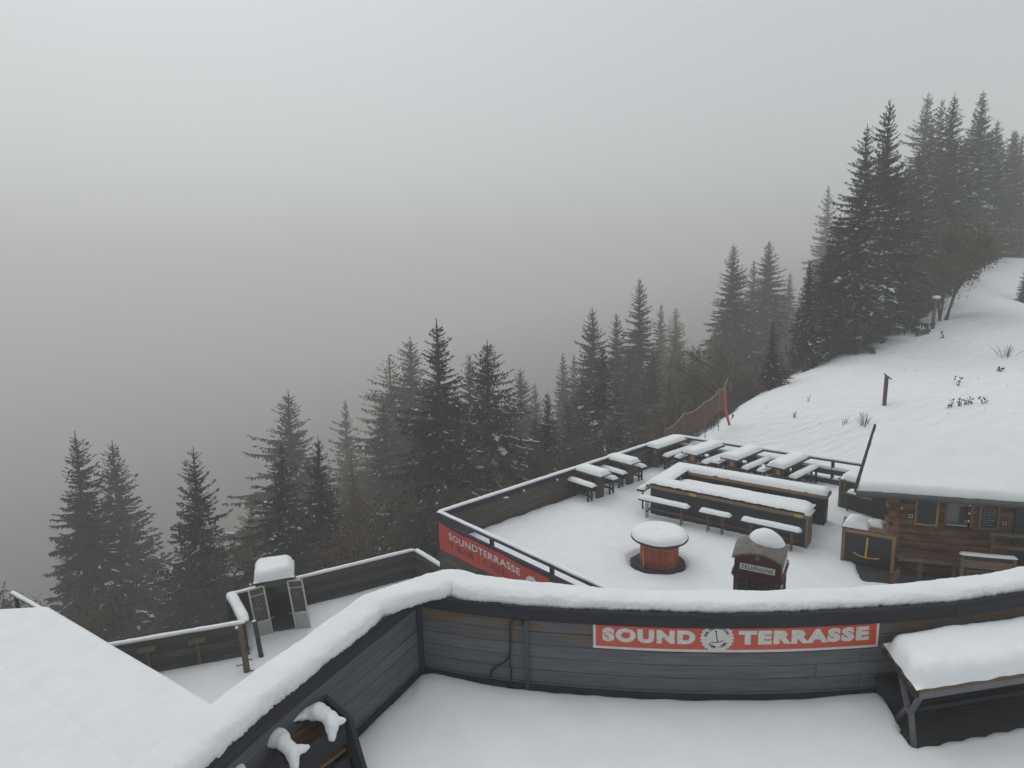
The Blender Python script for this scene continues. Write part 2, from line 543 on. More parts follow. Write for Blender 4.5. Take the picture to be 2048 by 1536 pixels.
# ------------------------------------------------------------------ ground
CP = np.array([
(0,-12,-3.5),(0,0,-3.2),(-20,0,-12),(22,0,1),(20,-12,0),(12,2,-1),
(7,27,-.55),(12.6,22.2,-.35),(10.2,25.3,-.35),(10.12,29,.35),(14,20,.3),(15,15,-.1),(17,11,.0),(16.44,27,1.69),(19.96,24,2.53),(23.5,33,2.5),
(13.35,33,1.04),(16.85,36,1.68),(22.5,40,2.82),(29.6,44,3.93),(40.6,55,6.28),(51.6,66,8.17),(37.4,50,5.25),(47,61,7.5),(43.5,57.5,6.7),(42.5,50,3.9),(50,52,1.5),(27,26,3.6),(32,20,4),
(5.5,29.5,-2.5),(9,37,-3.5),(12.5,41,-3.2),(18,46,-2.0),(26,52,-.5),(36,62,2.2),(47,74,4.8),
(0,30,-7),(2,42,-10),(10,55,-10),(20,66,-7),(35,80,-2),(52,95,2),
(-4,25,-6),(-10,22,-6.5),(-9,18,-4),(-14,17,-6),(-12,28,-10),(-20,25,-12),(-22,36,-16),(-34,45,-22),(-15,45,-16),(-6,58,-18),(-40,30,-22),
(0,80,-22),(-30,70,-30),(-60,60,-45),(-60,20,-35),(30,110,-14),(0,130,-45),(85,110,10),(-150,150,-100),(150,150,20),(0,300,-120),(-300,0,-140),(-300,300,-140),(300,300,20),(300,0,30),(70,20,4),(75,60,5),(120,60,12),(0,-80,-10),(-100,-60,-60),(100,-60,10),(-300,-200,-140),(300,-200,20),(-400,400,-150),(400,400,30),(-400,-400,-150),(400,-400,20)], float)
def _kern(r): return np.sqrt(r * r + 25.0)
_n = len(CP)
_d = np.hypot(CP[:, None, 0] - CP[None, :, 0], CP[:, None, 1] - CP[None, :, 1])
_A = np.zeros((_n + 3, _n + 3)); _A[:_n, :_n] = _kern(_d) - np.eye(_n) * 0.02
_A[:_n, _n] = 1; _A[:_n, _n + 1:] = CP[:, :2]; _A[_n, :_n] = 1; _A[_n + 1:, :_n] = CP[:, :2].T
_W = np.linalg.solve(_A, np.r_[CP[:, 2], 0, 0, 0])
def terr(x, y):
    x = np.asarray(x, float); y = np.asarray(y, float)
    r = np.hypot(x[..., None] - CP[:, 0], y[..., None] - CP[:, 1])
    return _kern(r) @ _W[:_n] + _W[_n] + _W[_n + 1] * x + _W[_n + 2] * y
CREST = np.array([(2, 24), (7, 27.2), (10.12, 29.3), (13.35, 33.3), (16.85, 36.2), (22.5, 40.3), (27.2, 43.5), (29.6, 44.6), (40.6, 55), (51.6, 66), (120, 130), (400, 400)])
def crest_side(x, y):
    """metres beyond the crest line (positive in the forest)"""
    yc = np.interp(x, CREST[:, 0], CREST[:, 1], left=-50)
    return (y - yc) * 0.72

def build_ground():
    def axis(lo, hi, fine_lo, fine_hi, step):
        mid = np.arange(fine_lo, fine_hi + 0.01, step)
        out = [fine_hi]; s_ = step
        while out[-1] < hi: s_ *= 1.18; out.append(out[-1] + s_)
        left = [fine_lo]; s_ = step
        while left[-1] > lo: s_ *= 1.18; left.append(left[-1] - s_)
        return np.concatenate([np.array(left[:0:-1]), mid, np.array(out[1:])])
    xs = axis(-1150, 1150, -20, 56, 0.45); ys = axis(-1150, 1150, 8, 70, 0.45)
    X, Y = np.meshgrid(xs, ys, indexing='ij')
    Z = np.clip(terr(X, Y), -160, 26)
    for i in range(X.shape[0]):                       # relief: drifts and tussocks under the snow
        for j in range(X.shape[1]):
            x, y = X[i, j], Y[i, j]
            if -22 < x < 58 and 8 < y < 72:
                Z[i, j] += 0.16 * n3(x * 0.35, y * 0.35, 0) + 0.07 * n3(x * 1.1 + y * 0.4, y * 0.5, 3)
    # stay clear of the decks
    da = (X - K0.x) * AX.x + (Y - K0.y) * AX.y; db = (X - K0.x) * BX.x + (Y - K0.y) * BX.y
    m1 = (da > -0.6) & (da < 13.6) & (db > -0.9) & (db < 16)
    Z = np.where(m1, np.minimum(Z, -0.5), Z)
    m2 = (da <= -0.3) & (da > -9.5) & (Y < 21) & (X > -12)
    Z = np.where(m2, np.minimum(Z, -3.0), Z)
    m3 = (Y < 9) & (X > -18) & (X < 12)
    Z = np.where(m3, np.minimum(Z, -4.0), Z)
    nx, ny = X.shape
    vs_ = np.stack([X, Y, Z], -1).reshape(-1, 3)
    idx = np.arange(nx * ny).reshape(nx, ny)
    fs_ = np.stack([idx[:-1, :-1], idx[1:, :-1], idx[1:, 1:], idx[:-1, 1:]], -1).reshape(-1, 4)
    me = bpy.data.meshes.new('ground')
    me.from_pydata(vs_.tolist(), [], fs_.tolist())
    cs = crest_side(X, Y)
    far = np.clip((cs + 0.3) / 1.6, 0, 1)
    left_ = np.where((X < -1.5) | (da < -0.4), 1.0, 0.0)
    dist = np.hypot(X, Y)
    fr = np.maximum(far, left_) * 0.5 + 0.1 * np.clip((dist - 60) / 100, 0, 1) * np.maximum(far, left_)
    me.attributes.new('forest', 'FLOAT', 'POINT').data.foreach_set('value', fr.ravel().astype(np.float32))
    me.materials.append(M['ground'])
    me.polygons.foreach_set('use_smooth', [True] * len(me.polygons))
    o = bpy.data.objects.new('ground', me); COL.objects.link(o)
    tag(o, 'snow covered hillside falling into dark forest floor', kind='structure')
build_ground()
def gz(x, y):
    return float(terr(x, y)) + 0.16 * n3(x * 0.35, y * 0.35, 0) + 0.07 * n3(x * 1.1 + y * 0.4, y * 0.5, 3)

# ------------------------------------------------------------------ decks and the snow on them
def sst(e0, e1, x):
    t = min(1, max(0, (x - e0) / (e1 - e0))); return t * t * (3 - 2 * t)

REEL = V(3.96, 16.31, 0)
HUT0, HUTD = V(10.0, 15.6, 0), V(0.951, -0.309, 0)
HUTN = V(-0.309, -0.951, 0)
def main_melt(p):
    m = 0.0
    d = math.hypot(p.x - REEL.x + 0.06, p.y - REEL.y - 0.02)
    d += 0.05 * n3(p.x * 3, p.y * 3, 1)
    m = max(m, 1 - sst(0.74, 0.86, d))
    q = p - HUT0
    s_, o = q.dot(HUTD), q.dot(HUTN)
    reach = 1.05 + 0.35 * sst(-0.6, 2.2, s_) + 0.14 * n3(p.x * 1.8, p.y * 1.8, 4)
    if -1.0 < s_ < 6 and o > -1.2:
        m = max(m, (1 - sst(reach - 0.04, reach + 0.05, o)) * sst(-0.95, -0.75, s_ + 0.1 * n3(p.x * 4, p.y * 4, 0)))
    return m
def main_snow():
    b = MB(); st = 0.085
    na, nb = int(13.55 / st), int(15 / st)
    def f(u, v):
        a, b_ = u * 13.5 + 0.02, v * 15 - 0.40
        p = W(a, b_)
        z = 0.018 * n3(p.x * 0.9, p.y * 0.9, 2) + 0.01 * n3(p.x * 3.1, p.y * 3.1, 7)
        # the drift draws back from the boards along the left fence and the bar
        e = b_ + 0.34 + 0.10 * n3(a * 1.7, 2.2, 0)
        z -= 0.10 * (1 - sst(0.0, 0.16, e))
        z += 0.05 * sst(0.1, 0.5, e) * (1 - sst(0.5, 1.6, e))
        # hollows in front of the bar
        br = (a - 6.2 - 0.19 * (b_ - 2.7)); 
        if -1.6 < br < 0.1 and 2.4 < b_ < 8: z -= 0.05 * max(0, n3(a * 1.1, b_ * 1.4, 8)) + 0.03 * sst(-0.25, 0.0, br)
        m = main_melt(p)
        z -= 0.16 * m
        p.z = z
        return p
    b.grid(na, nb, f)
    o = b.build('terrace_snow', 'snow_flat', smooth=True)
    tag(o, 'snow sheet covering the main terrace', kind='structure')
    d = MB().prism([W(0, -0.45, -0.32), W(13.6, -0.45, -0.32), W(13.6, 15, -0.32), W(0, 15, -0.32)], (0, 0, 0.2))
    dk = d.build('terrace_deck', 'deck'); dk['kind'] = 'structure'
    # deck boards where the snow has gone, under the eaves and round the reel
    for i in range(8):
        o = HUT0 + HUTN * (0.1 + i * 0.19) + V(0, 0, -0.095)
        MB().beam(o - HUTD * 0.95, o + HUTD * 4.2, 0.18, 0.03).build('deck_board', 'deck', dk)
main_snow()

# the near terrace, bounded by the parapet
NW = [V(-3.6, 2.75, 0), V(-3.2, 3.7, 0), V(-2.76, 4.74, 0), V(-2.4, 5.58, 0), V(-1.93, 6.5, 0), V(-1.33, 7.63, 0)]
NR = [V(-1.33, 7.63, 0), V(-0.6, 7.39, 0), V(0.09, 7.22, 0), V(0.95, 7.07, 0), V(1.7, 6.965, 0), V(2.5, 6.90, 0), V(3.3, 6.88, 0), V(4.3, 6.92, 0), V(5.3, 7.01, 0), V(6.31, 7.2, 0), V(8.2, 7.65, 0)]
ZN = 2.8
class Path2:
    def __init__(s, pts, step=0.04):
        s.p = resample(pts, step, True)
        s.c = [0.0]
        for a, b in zip(s.p, s.p[1:]): s.c.append(s.c[-1] + (b - a).length)
        s.len = s.c[-1]
    def at(s, t, out=0.0, z=0.0):
        t = min(max(t, 0), s.len)
        i = int(np.searchsorted(s.c, t) - 1); i = min(max(i, 0), len(s.p) - 2)
        q = s.p[i].lerp(s.p[i + 1], (t - s.c[i]) / max(1e-9, s.c[i + 1] - s.c[i]))
        k0, k1 = s.p[max(i - 2, 0)], s.p[min(i + 3, len(s.p) - 1)]
        d = (k1 - k0); d.z = 0; d.normalize()
        return q + V(d.y, -d.x, 0) * out + V(0, 0, z)       # +out = to the right of travel = towards the viewer
    def near(s, x, y):
        return s.c[min(range(len(s.p)), key=lambda i: (s.p[i].x - x) ** 2 + (s.p[i].y - y) ** 2)]
PL, PR = Path2(NW), Path2(NR)

def bent_board(path, t0, t1, z0, z1, o0, o1, step=0.25):
    b = MB(); n = max(2, int((t1 - t0) / step) + 1)
    for i in range(n):
        t = t0 + (t1 - t0) * i / (n - 1)
        for o, z in ((o0, z0), (o1, z0), (o1, z1), (o0, z1)):
            b.v.append(path.at(t, o, z)); b.w.append((t, o, z))
    for i in range(n - 1):
        for k in range(4):
            a, c = i * 4 + k, i * 4 + (k + 1) % 4
            b.f.append((a, a + 4, c + 4, c))
    b.f.append((0, 1, 2, 3)); b.f.append(tuple((n - 1) * 4 + k for k in (3, 2, 1, 0)))
    return b

def parapet():
    t = thing('parapet_wall', 'snow capped grey plank parapet bending around the near terrace', 'wall', (0, 7.2, ZN))
    zs = [-0.12, 0.06, 0.235, 0.41, 0.585, 0.76, 0.93]
    seam = PR.near(5.3, 7.01); post = PR.near(0.08, 7.22)
    for (path, cuts) in ((PL, [0, 2.3, PL.len + 0.0]), (PR, [0.0, post, PR.near(3.6, 6.88), PR.len])):
        for q, (z0, z1) in enumerate(zip(zs, zs[1:])):
            cc = cuts if q % 2 == 0 or len(cuts) < 4 else [cuts[0], post, cuts[2] + 0.55, cuts[-1]]
            for c0, c1 in zip(cc, cc[1:]):
                j = random.Random(q * 7 + int(c0 * 10)).uniform(-0.004, 0.004)
                bent_board(path, c0 + 0.003, c1 - 0.003, ZN + z0 + 0.004, ZN + z1 - 0.004, -0.045 + j, 0.0 + j).build('plank', 'grey_wood' if path is PR and c1 > 0.5 else 'grey_wood_plain', t)
    # upper fascia, base board, cap, the steel upright at the joint
    for path, cuts in ((PL, [0, PL.len]), (PR, [0, seam, PR.len])):
        for c0, c1 in zip(cuts, cuts[1:]):
            bent_board(path, c0 + 0.004, c1 - 0.004, ZN + 0.935, ZN + 1.085, -0.05, 0.045).build('fascia_board', 'dark_wood', t)
            bent_board(path, c0 + 0.004, c1 - 0.004, ZN + 1.09, ZN + 1.125, -0.42, 0.06).build('cap_board', 'dark_wood', t)
        bent_board(path, 0, path.len, ZN - 0.14, ZN + 0.03, 0.004, 0.03).build('base_board', 'dark_wood', t)
    MB().beam(PR.at(post, 0.03, ZN - 0.1), PR.at(post, 0.03, ZN + 0.93), 0.045, 0.05, up=(0, 1, 0)).build('upright', 'steel', t)
    MB().beam(PL.at(PL.len - 0.02, 0.03, ZN - 0.1), PL.at(PL.len - 0.02, 0.03, ZN + 0.93), 0.06, 0.06, up=(0, 1, 0)).build('corner_post', 'dark_wood', t)
    # outer skin below the cap
    for path in (PL, PR):
        bent_board(path, 0, path.len, ZN - 1.2, ZN + 1.085, -0.40, -0.36).build('outer_skin', 'dark_wood', t)
    line = [PL.at(x, -0.18, ZN + 1.125) for x in np.linspace(0, PL.len - 0.55, 14)]
    line += [V(-1.47, 7.62, ZN + 1.125)] if False else []
    line += [PR.at(x, -0.18, ZN + 1.125) for x in np.linspace(0.34, PR.len, 26)]
    snow_strip(line, 0.47, 0.185, 3.0, 0.014, 19, True, 0.022, 0.015, False, 0.02, lambda p: (1.0 - 0.38 * sst(-1.2, 1.8, p.x)) * (1 + 0.16 * n3(p.x * 1.1, p.y * 1.1, 6))).build('snow_cap', 'snow_crumb', t, smooth=True)
    # hose hanging from a bracket at the joint
    h = thing('cable', 'black looped cable hanging down the parapet beside the steel upright', 'cable', (0, 7.2, ZN))
    def c(s_, z): return PR.at(s_, 0.03, ZN + z)
    s0 = post
    pts = [c(s0 - 0.03, 0.86), c(s0 - 0.07, 0.92), c(s0 - 0.15, 0.92), c(s0 - 0.2, 0.85), c(s0 - 0.205, 0.7), c(s0 - 0.21, 0.52), c(s0 - 0.24, 0.38), c(s0 - 0.31, 0.30), c(s0 - 0.42, 0.22), c(s0 - 0.49, 0.1), c(s0 - 0.5, -0.1)]
    MB().tube(resample(pts, 0.03), 0.013, 6).build('cable_run', 'rubber', h, smooth=True)
    pts = [c(s0 - 0.212, 0.55), c(s0 - 0.225, 0.35), c(s0 - 0.21, 0.2), c(s0 - 0.215, -0.1)]
    MB().tube(resample(pts, 0.03), 0.010, 6).build('cable_branch', 'rubber', h, smooth=True)
    MB().beam(c(s0 - 0.06, 0.86), c(s0 - 0.02, 0.80), 0.02, 0.05).build('bracket', 'steel', h)
parapet()

def table_hole(p):
    """1 where the near table keeps the deck bare"""
    # boundary x at left edge, front edge line
    f = (p.y - (6.0 + 0.185 * (p.x - 4.3)))
    l_ = p.x - (4.24 + 0.12 * sst(6.2, 6.8, p.y)) + 0.03 * n3(p.x * 5, p.y * 5, 0)
    return sst(-0.02, 0.10, l_) * sst(-0.02, 0.05, f)
def near_floor():
    b = MB(); st = 0.06
    nx, ny = int(12 / st), int(6.6 / st)
    def f(u, v):
        x, y = -3.9 + u * 12, 2.2 + v * 6.0
        # keep inside the parapet
        yl = float(np.interp(x, [p.x for p in PR.p[::8]], [p.y for p in PR.p[::8]]))
        y = min(y, yl + 0.02) if x > -1.33 else min(y, 7.6)
        dR = yl - y if x > -1.33 else 9
        xl = float(np.interp(y, [p.y for p in PL.p[::8]], [p.x for p in PL.p[::8]]))
        if y <= 7.63: x = max(x, xl - 0.02)
        dL = (x - xl) * 0.9
        z = ZN + 0.022 * n3(x * 0.8, y * 0.8, 4) + 0.007 * n3(x * 2.7, y * 2.7, 1)
        for d in (dR, dL):
            z += 0.035 * sst(0.05, 0.3, d) * (1 - sst(0.3, 1.0, d)) - 0.07 * (1 - sst(0.0, 0.1, d + 0.02 * n3(x * 3, y * 3, 2)))
        h = table_hole(V(x, y, 0))
        lip = sst(0.0, 0.5, x - 3.5) * (1 - sst(4.3, 4.6, x)) * sst(6.3, 6.75, y) * 0.03
        z += lip * (1 - h) - 0.20 * h
        return V(x, y, z)
    b.grid(nx, ny, f)
    tag(b.build('near_terrace_snow', 'snow_flat', smooth=True), 'snow sheet covering the near terrace', kind='structure')
    d = thing('near_building', 'dark rendered storey carrying the near terrace', 'building', (2, 5, -4))
    d2 = MB().prism([PL.at(0, -0.3, 0) + V(0, 0, ZN - 0.35)] + [PL.at(x, -0.3, ZN - 0.35) for x in np.linspace(0.3, PL.len - 0.3, 6)] + [PR.at(x, -0.3, ZN - 0.35) for x in np.linspace(0.2, PR.len, 14)] + [V(8.2, 2.2, ZN - 0.35)], (0, 0, 0.2))
    d2.build('deck_slab', 'deck', d)
    base = [PL.at(x, -0.28, -5) for x in np.linspace(0, PL.len - 0.3, 6)] + [PR.at(x, -0.28, -5) for x in np.linspace(0.2, PR.len, 14)] + [V(8.2, 2.2, -5)]
    MB().prism(base, (0, 0, 5 + ZN - 0.36)).build('wall', 'concrete', d)
near_floor()

# ------------------------------------------------------------------ terrace fences
def snowrail(p0, p1, w, h, par, seed, name='snow_cap'):
    snow_strip([p0, p1], w, h, seed, 0.008, 9, False, 0.12).build(name, 'snow', par, smooth=True)

def left_fence():
    t = thing('plank_fence', 'long grey plank fence along the valley side of the main terrace', 'fence', W(6, -0.3))
    bb = -0.34
    zs = [-0.12, 0.09, 0.3, 0.51, 0.72, 0.90]
    for q, (z0, z1) in enumerate(zip(zs, zs[1:])):
        cuts = [0.0, 4.1, 8.3, 12.25] if q % 2 else [0.0, 2.2, 6.2, 10.1, 12.25]
        for c0, c1 in zip(cuts, cuts[1:]):
            MB().beam(W(c0 + 0.005, bb, (z0 + z1) / 2), W(c1 - 0.005, bb, (z0 + z1) / 2), 0.04, z1 - z0 - 0.026).build('plank', 'fence_wood', t)
    for a in (0.05, 2.1, 4.1, 6.2, 8.3, 10.3, 12.2):
        MB().beam(W(a, bb - 0.07, -1.3), W(a, bb - 0.07, 0.93), 0.09, 0.09).build('post', 'dark_wood', t)
    MB().beam(W(-0.05, bb, 0.935), W(12.3, bb, 0.935), 0.16, 0.05).build('top_rail', 'rail_wood', t)
    MB().beam(W(0, bb + 0.035, 0.84), W(12.25, bb + 0.035, 0.84), 0.025, 0.12).build('inner_rail', 'dark_wood', t)
    snowrail(W(-0.06, bb, 0.96), W(12.3, bb, 0.96), 0.15, 0.065, t, 1.0)
    for a in (3.35, 4.95):
        l_ = thing('fence_lamp', 'small round lamp on the plank fence, ' + ('nearer the banner corner' if a < 4 else 'nearer the picnic tables'), 'lamp', W(a, bb + 0.06, 0.80))
        MB().box(W(a, bb + 0.065, 0.80), (0.12, 0.05, 0.10), ANG).build('lamp_housing', 'rubber', l_)
        MB().cyl(W(a + 0.03, bb + 0.09, 0.80), W(a + 0.03, bb + 0.12, 0.80), 0.045, 0.04, 12).build('lamp_lens', 'white_paint', l_)
    f = MB()
    blob(W(2.6, bb + 0.07, 0.76), (0.11, 0.05, 0.03), 2).build('snow_lump', 'snow', t, smooth=True)
left_fence()

def banner_fence():
    t = thing('banner_rail', 'dark post and rail fence with open gap above the red banner', 'fence', W(0, 3))
    zs = [-0.78, -0.57, -0.36, -0.15, 0.06, 0.27, 0.48, 0.64]
    for q, (z0, z1) in enumerate(zip(zs, zs[1:])):
        cuts = [-0.36, 4.4, 9.0] if q % 2 else [-0.36, 2.1, 6.4, 9.0]
        for c0, c1 in zip(cuts, cuts[1:]):
            MB().beam(W(0, c0 + 0.005, (z0 + z1) / 2), W(0, c1 - 0.005, (z0 + z1) / 2), 0.035, z1 - z0 - 0.012).build('plank', 'fence_wood', t)
    for b_ in (-0.34, 2.08, 4.42, 6.7, 8.9):
        MB().beam(W(0.07, b_, -1.9), W(0.07, b_, 0.92), 0.10, 0.12).build('post', 'rail_wood', t)
    MB().beam(W(0.02, -0.4, 0.93), W(0.02, 9.0, 0.93), 0.14, 0.075).build('top_rail', 'rail_wood', t)
    MB().beam(W(0.0, -0.4, 0.665), W(0.0, 9.0, 0.665), 0.07, 0.045).build('middle_rail', 'rail_wood', t)
    snowrail(W(0.02, -0.42, 0.967), W(0.02, 9.0, 0.967), 0.125, 0.05, t, 4.0)
    # skirt boards down to the lower terrace
    for k in range(7):
        z = -0.9 - k * 0.21
        MB().beam(W(0.03, -0.36, z), W(0.03, 9.0, z), 0.035, 0.198).build('skirt_board', 'dark_wood', t)
    # banner
    bn = thing('banner', 'red cloth banner lettered SOUNDTERRASSE on the outside of the terrace rail', 'banner', W(-0.06, 2, 0.3))
    cols, rows = 60, 10
    def bt(u): return 0.60 + 0.07 * math.exp(-u * 4) - 0.02 * math.sin(u * 9)
    def bbm(u): return -0.16 - 0.02 * math.sin(u * 7 + 1)
    def surf(u, v, off=0.0):
        z = bt(u) * v + bbm(u) * (1 - v)
        o = -0.055 - 0.018 * math.sin(u * 23 + v * 3) * (1 - v * 0.5) - 0.01 * n3(u * 9, v * 3, 0)
        return W(o - off, -0.30 + u * 4.75, z)
    MB().grid(cols, rows, lambda u, v: surf(u, v)).build('cloth', 'banner_red', bn, smooth=True)
    def put(body, u0, u1, v0, v1, m, name, offs=0.0, sp=1.0):
        vs_, fs_ = fit_text(body, 1, 1, offs, sp)
        b = MB()
        b.add([surf(u0 + (x + 0.5) * (u1 - u0), v0 + (y + 0.5) * (v1 - v0), 0.008) for x, y in vs_], fs_)
        b.build(name, m, bn)
    put('SOUNDTERRASSE', 0.105, 0.775, 0.57, 0.84, 'sign_white', 'white_lettering', 0.02, 1.1)
    put('T-BAR / CAFE', 0.10, 0.66, 0.22, 0.47, 'banner_dark', 'dark_lettering', 0.0)
    b = MB(); n = 40
    ring = [(0.865 + 0.045 * (1 + 0.06 * math.cos(10 * 2 * math.pi * k / n)) * math.cos(2 * math.pi * k / n), 0.5 + 0.28 * (1 + 0.06 * math.cos(10 * 2 * math.pi * k / n)) * math.sin(2 * math.pi * k / n)) for k in range(n)]
    b.add([surf(0.865, 0.5, 0.009)] + [surf(u, v, 0.009) for u, v in ring], [(0, 1 + k, 1 + (k + 1) % n) for k in range(n)])
    b.build('emblem', 'sign_white', bn)
    b = MB()
    b.add([surf(u, v, 0.013) for u, v in ((0.862, 0.40), (0.868, 0.40), (0.868, 0.64), (0.862, 0.64), (0.845, 0.37), (0.885, 0.37), (0.885, 0.41), (0.845, 0.41))], [(0, 1, 2, 3), (4, 5, 6, 7)])
    b.build('emblem_mark', 'ink', bn)
banner_fence()

def back_fence():
    t = thing('back_rail', 'low two bar rail at the foot of the slope behind the picnic tables', 'fence', W(12.9, 3))
    p0, p1 = (12.35, -0.34), (13.5, 7.3)
    def q(u, z): return W(p0[0] + (p1[0] - p0[0]) * u, p0[1] + (p1[1] - p0[1]) * u, z)
    for u in (0.0, 0.2, 0.4, 0.6, 0.8, 0.955):
        MB().beam(q(u, -0.3), q(u, 0.9), 0.10, 0.10).build('post', 'rail_wood', t)
    MB().beam(q(-0.01, 0.9), q(0.985, 0.9), 0.13, 0.07).build('top_rail', 'rail_wood', t)
    MB().beam(q(-0.01, 0.46), q(0.985, 0.46), 0.05, 0.20).build('lower_rail', 'rail_wood', t)
    MB().beam(q(-0.01, 0.10), q(0.985, 0.10), 0.05, 0.20).build('lower_rail', 'rail_wood', t)
    snowrail(q(-0.01, 0.935), q(0.985, 0.935), 0.16, 0.07, t, 7.0)
    snowrail(q(-0.01, 0.56), q(0.985, 0.56), 0.11, 0.10, t, 8.0)
    snowrail(q(-0.01, 0.2), q(0.985, 0.2), 0.09, 0.06, t, 9.0)
    p = thing('slim_pole', 'slim dark upright pole standing against the plank fence behind the tables', 'pole', W(9.06, -0.4, 0))
    MB().cyl(W(9.06, -0.44, -0.3), W(9.06, -0.44, 1.82), 0.03, 0.028, 10).build('pole_tube', 'steel', p)
    MB().cyl(W(9.06, -0.44, 1.82), W(9.06, -0.44, 1.86), 0.036, 0.03, 10).build('pole_cap', 'steel', p)
back_fence()

# ------------------------------------------------------------------ picnic tables and benches
def proto_table(L, Wd):
    t = thing('picnic_table', 'picnic table', 'table', (0, 0, 0))
    for k in range(4):
        y = -Wd / 2 + Wd / 4 * (k + 0.5)
        MB().beam((0, y, 0.90), (L, y, 0.90), Wd / 4 - 0.008, 0.045).build('top_board', 'rail_wood', t)
    MB().beam((0.0, -Wd / 2 - 0.012, 0.888), (L, -Wd / 2 - 0.012, 0.888), 0.022, 0.075).build('apron', 'table_wood', t)
    MB().beam((0.0, Wd / 2 + 0.012, 0.888), (L, Wd / 2 + 0.012, 0.888), 0.022, 0.075).build('apron', 'table_wood', t)
    for x in (0.26, L - 0.3):
        MB().beam((x, 0, -0.1), (x, 0, 0.875), 0.34, 0.10, up=(1, 0, 0)).build('pillar', 'table_wood', t)
        MB().beam((x, -0.32, -0.03), (x, 0.32, -0.03), 0.12, 0.08).build('foot', 'dark_wood', t)
    MB().beam((0.3, 0, 0.25), (L - 0.3, 0, 0.25), 0.05, 0.12).build('stretcher', 'dark_wood', t)
    MB().beam((0.206, -0.02, 0.60), (0.206, -0.02, 0.80), 0.16, 0.004, up=(1, 0, 0)).build('poster', 'poster', t)
    snow_patch(lambda u, v, h: V(u, v - Wd / 2, 0.923 + h), L, Wd, 0.155, 0.17, 0.12, L, 0.012).build('snow_cap', 'snow', t, smooth=True)
    KIDS[t] = list(t.children) or [o for o in COL.objects if o.parent == t]
    return t
def proto_bench(L):
    t = thing('picnic_bench', 'bench', 'bench', (0, 0, 0))
    for k in (-1, 1):
        MB().beam((0, k * 0.068, 0.60), (L, k * 0.068, 0.60), 0.128, 0.04).build('seat_board', 'rail_wood', t)
    for x in (0.18, L - 0.2):
        for y in (-0.1, 0.1):
            MB().beam((x, y, -0.15), (x, y * 0.8, 0.58), 0.055, 0.055).build('leg', 'dark_wood', t)
        MB().beam((x, -0.12, 0.2), (x, 0.12, 0.2), 0.04, 0.05).build('leg_brace', 'dark_wood', t)
    MB().beam((0.18, 0, 0.22), (L - 0.2, 0, 0.22), 0.04, 0.06).build('stretcher', 'dark_wood', t)
    snow_patch(lambda u, v, h: V(u, v - 0.15, 0.62 + h), L + 0.02, 0.30, 0.11, 0.14, 0.10, L + 3, 0.011).build('snow_cap', 'snow', t, smooth=True)
    KIDS[t] = list(t.children) or [o for o in COL.objects if o.parent == t]
    return t

TB = proto_table(2.05, 0.66); BE = proto_bench(2.0)
TB2 = proto_table(1.25, 0.62); BE2 = proto_bench(1.2)
used = set()
def place(proto, a, b, ang, label, group, z=0.0):
    o = proto if proto not in used else copy_tree(proto)
    used.add(proto)
    o.location = W(a, b, z); o.rotation_euler = (0, 0, ang); o['label'] = label; o['group'] = group
    return o
GT, GB = 'picnic tables on the terrace', 'benches at the picnic tables'
pos = ['in the fence corner by the orange net', 'second from the fence corner', 'third from the fence corner', 'nearest the snowy hut roof']
for (a, b), w_ in zip(((10.2, -0.06), (10.45, 1.53), (10.85, 2.98), (11.05, 4.67)), pos):
    place(TB, a, b, ANG, 'snow topped picnic table in the back row, ' + w_, GT)
    place(BE, a + 0.12, b + 0.56, ANG, 'hut side bench of the back table ' + w_, GB)
    place(BE, a + 0.05, b - 0.58, ANG, 'valley side bench of the back table ' + w_, GB)
BA = ANG - math.pi / 2
for (a, b), w_ in zip(((6.25, -0.33), (8.1, -0.45)), ('first from the banner corner', 'second from the banner corner')):
    place(TB2, a, b, BA, 'short snowy picnic table square to the plank fence, ' + w_, GT)
    place(BE2, a - 0.56, b - 0.02, BA, 'bench on the near side of the fence table ' + w_, GB)
    place(BE2, a + 0.58, b + 0.0, BA, 'bench on the far side of the fence table ' + w_, GB)

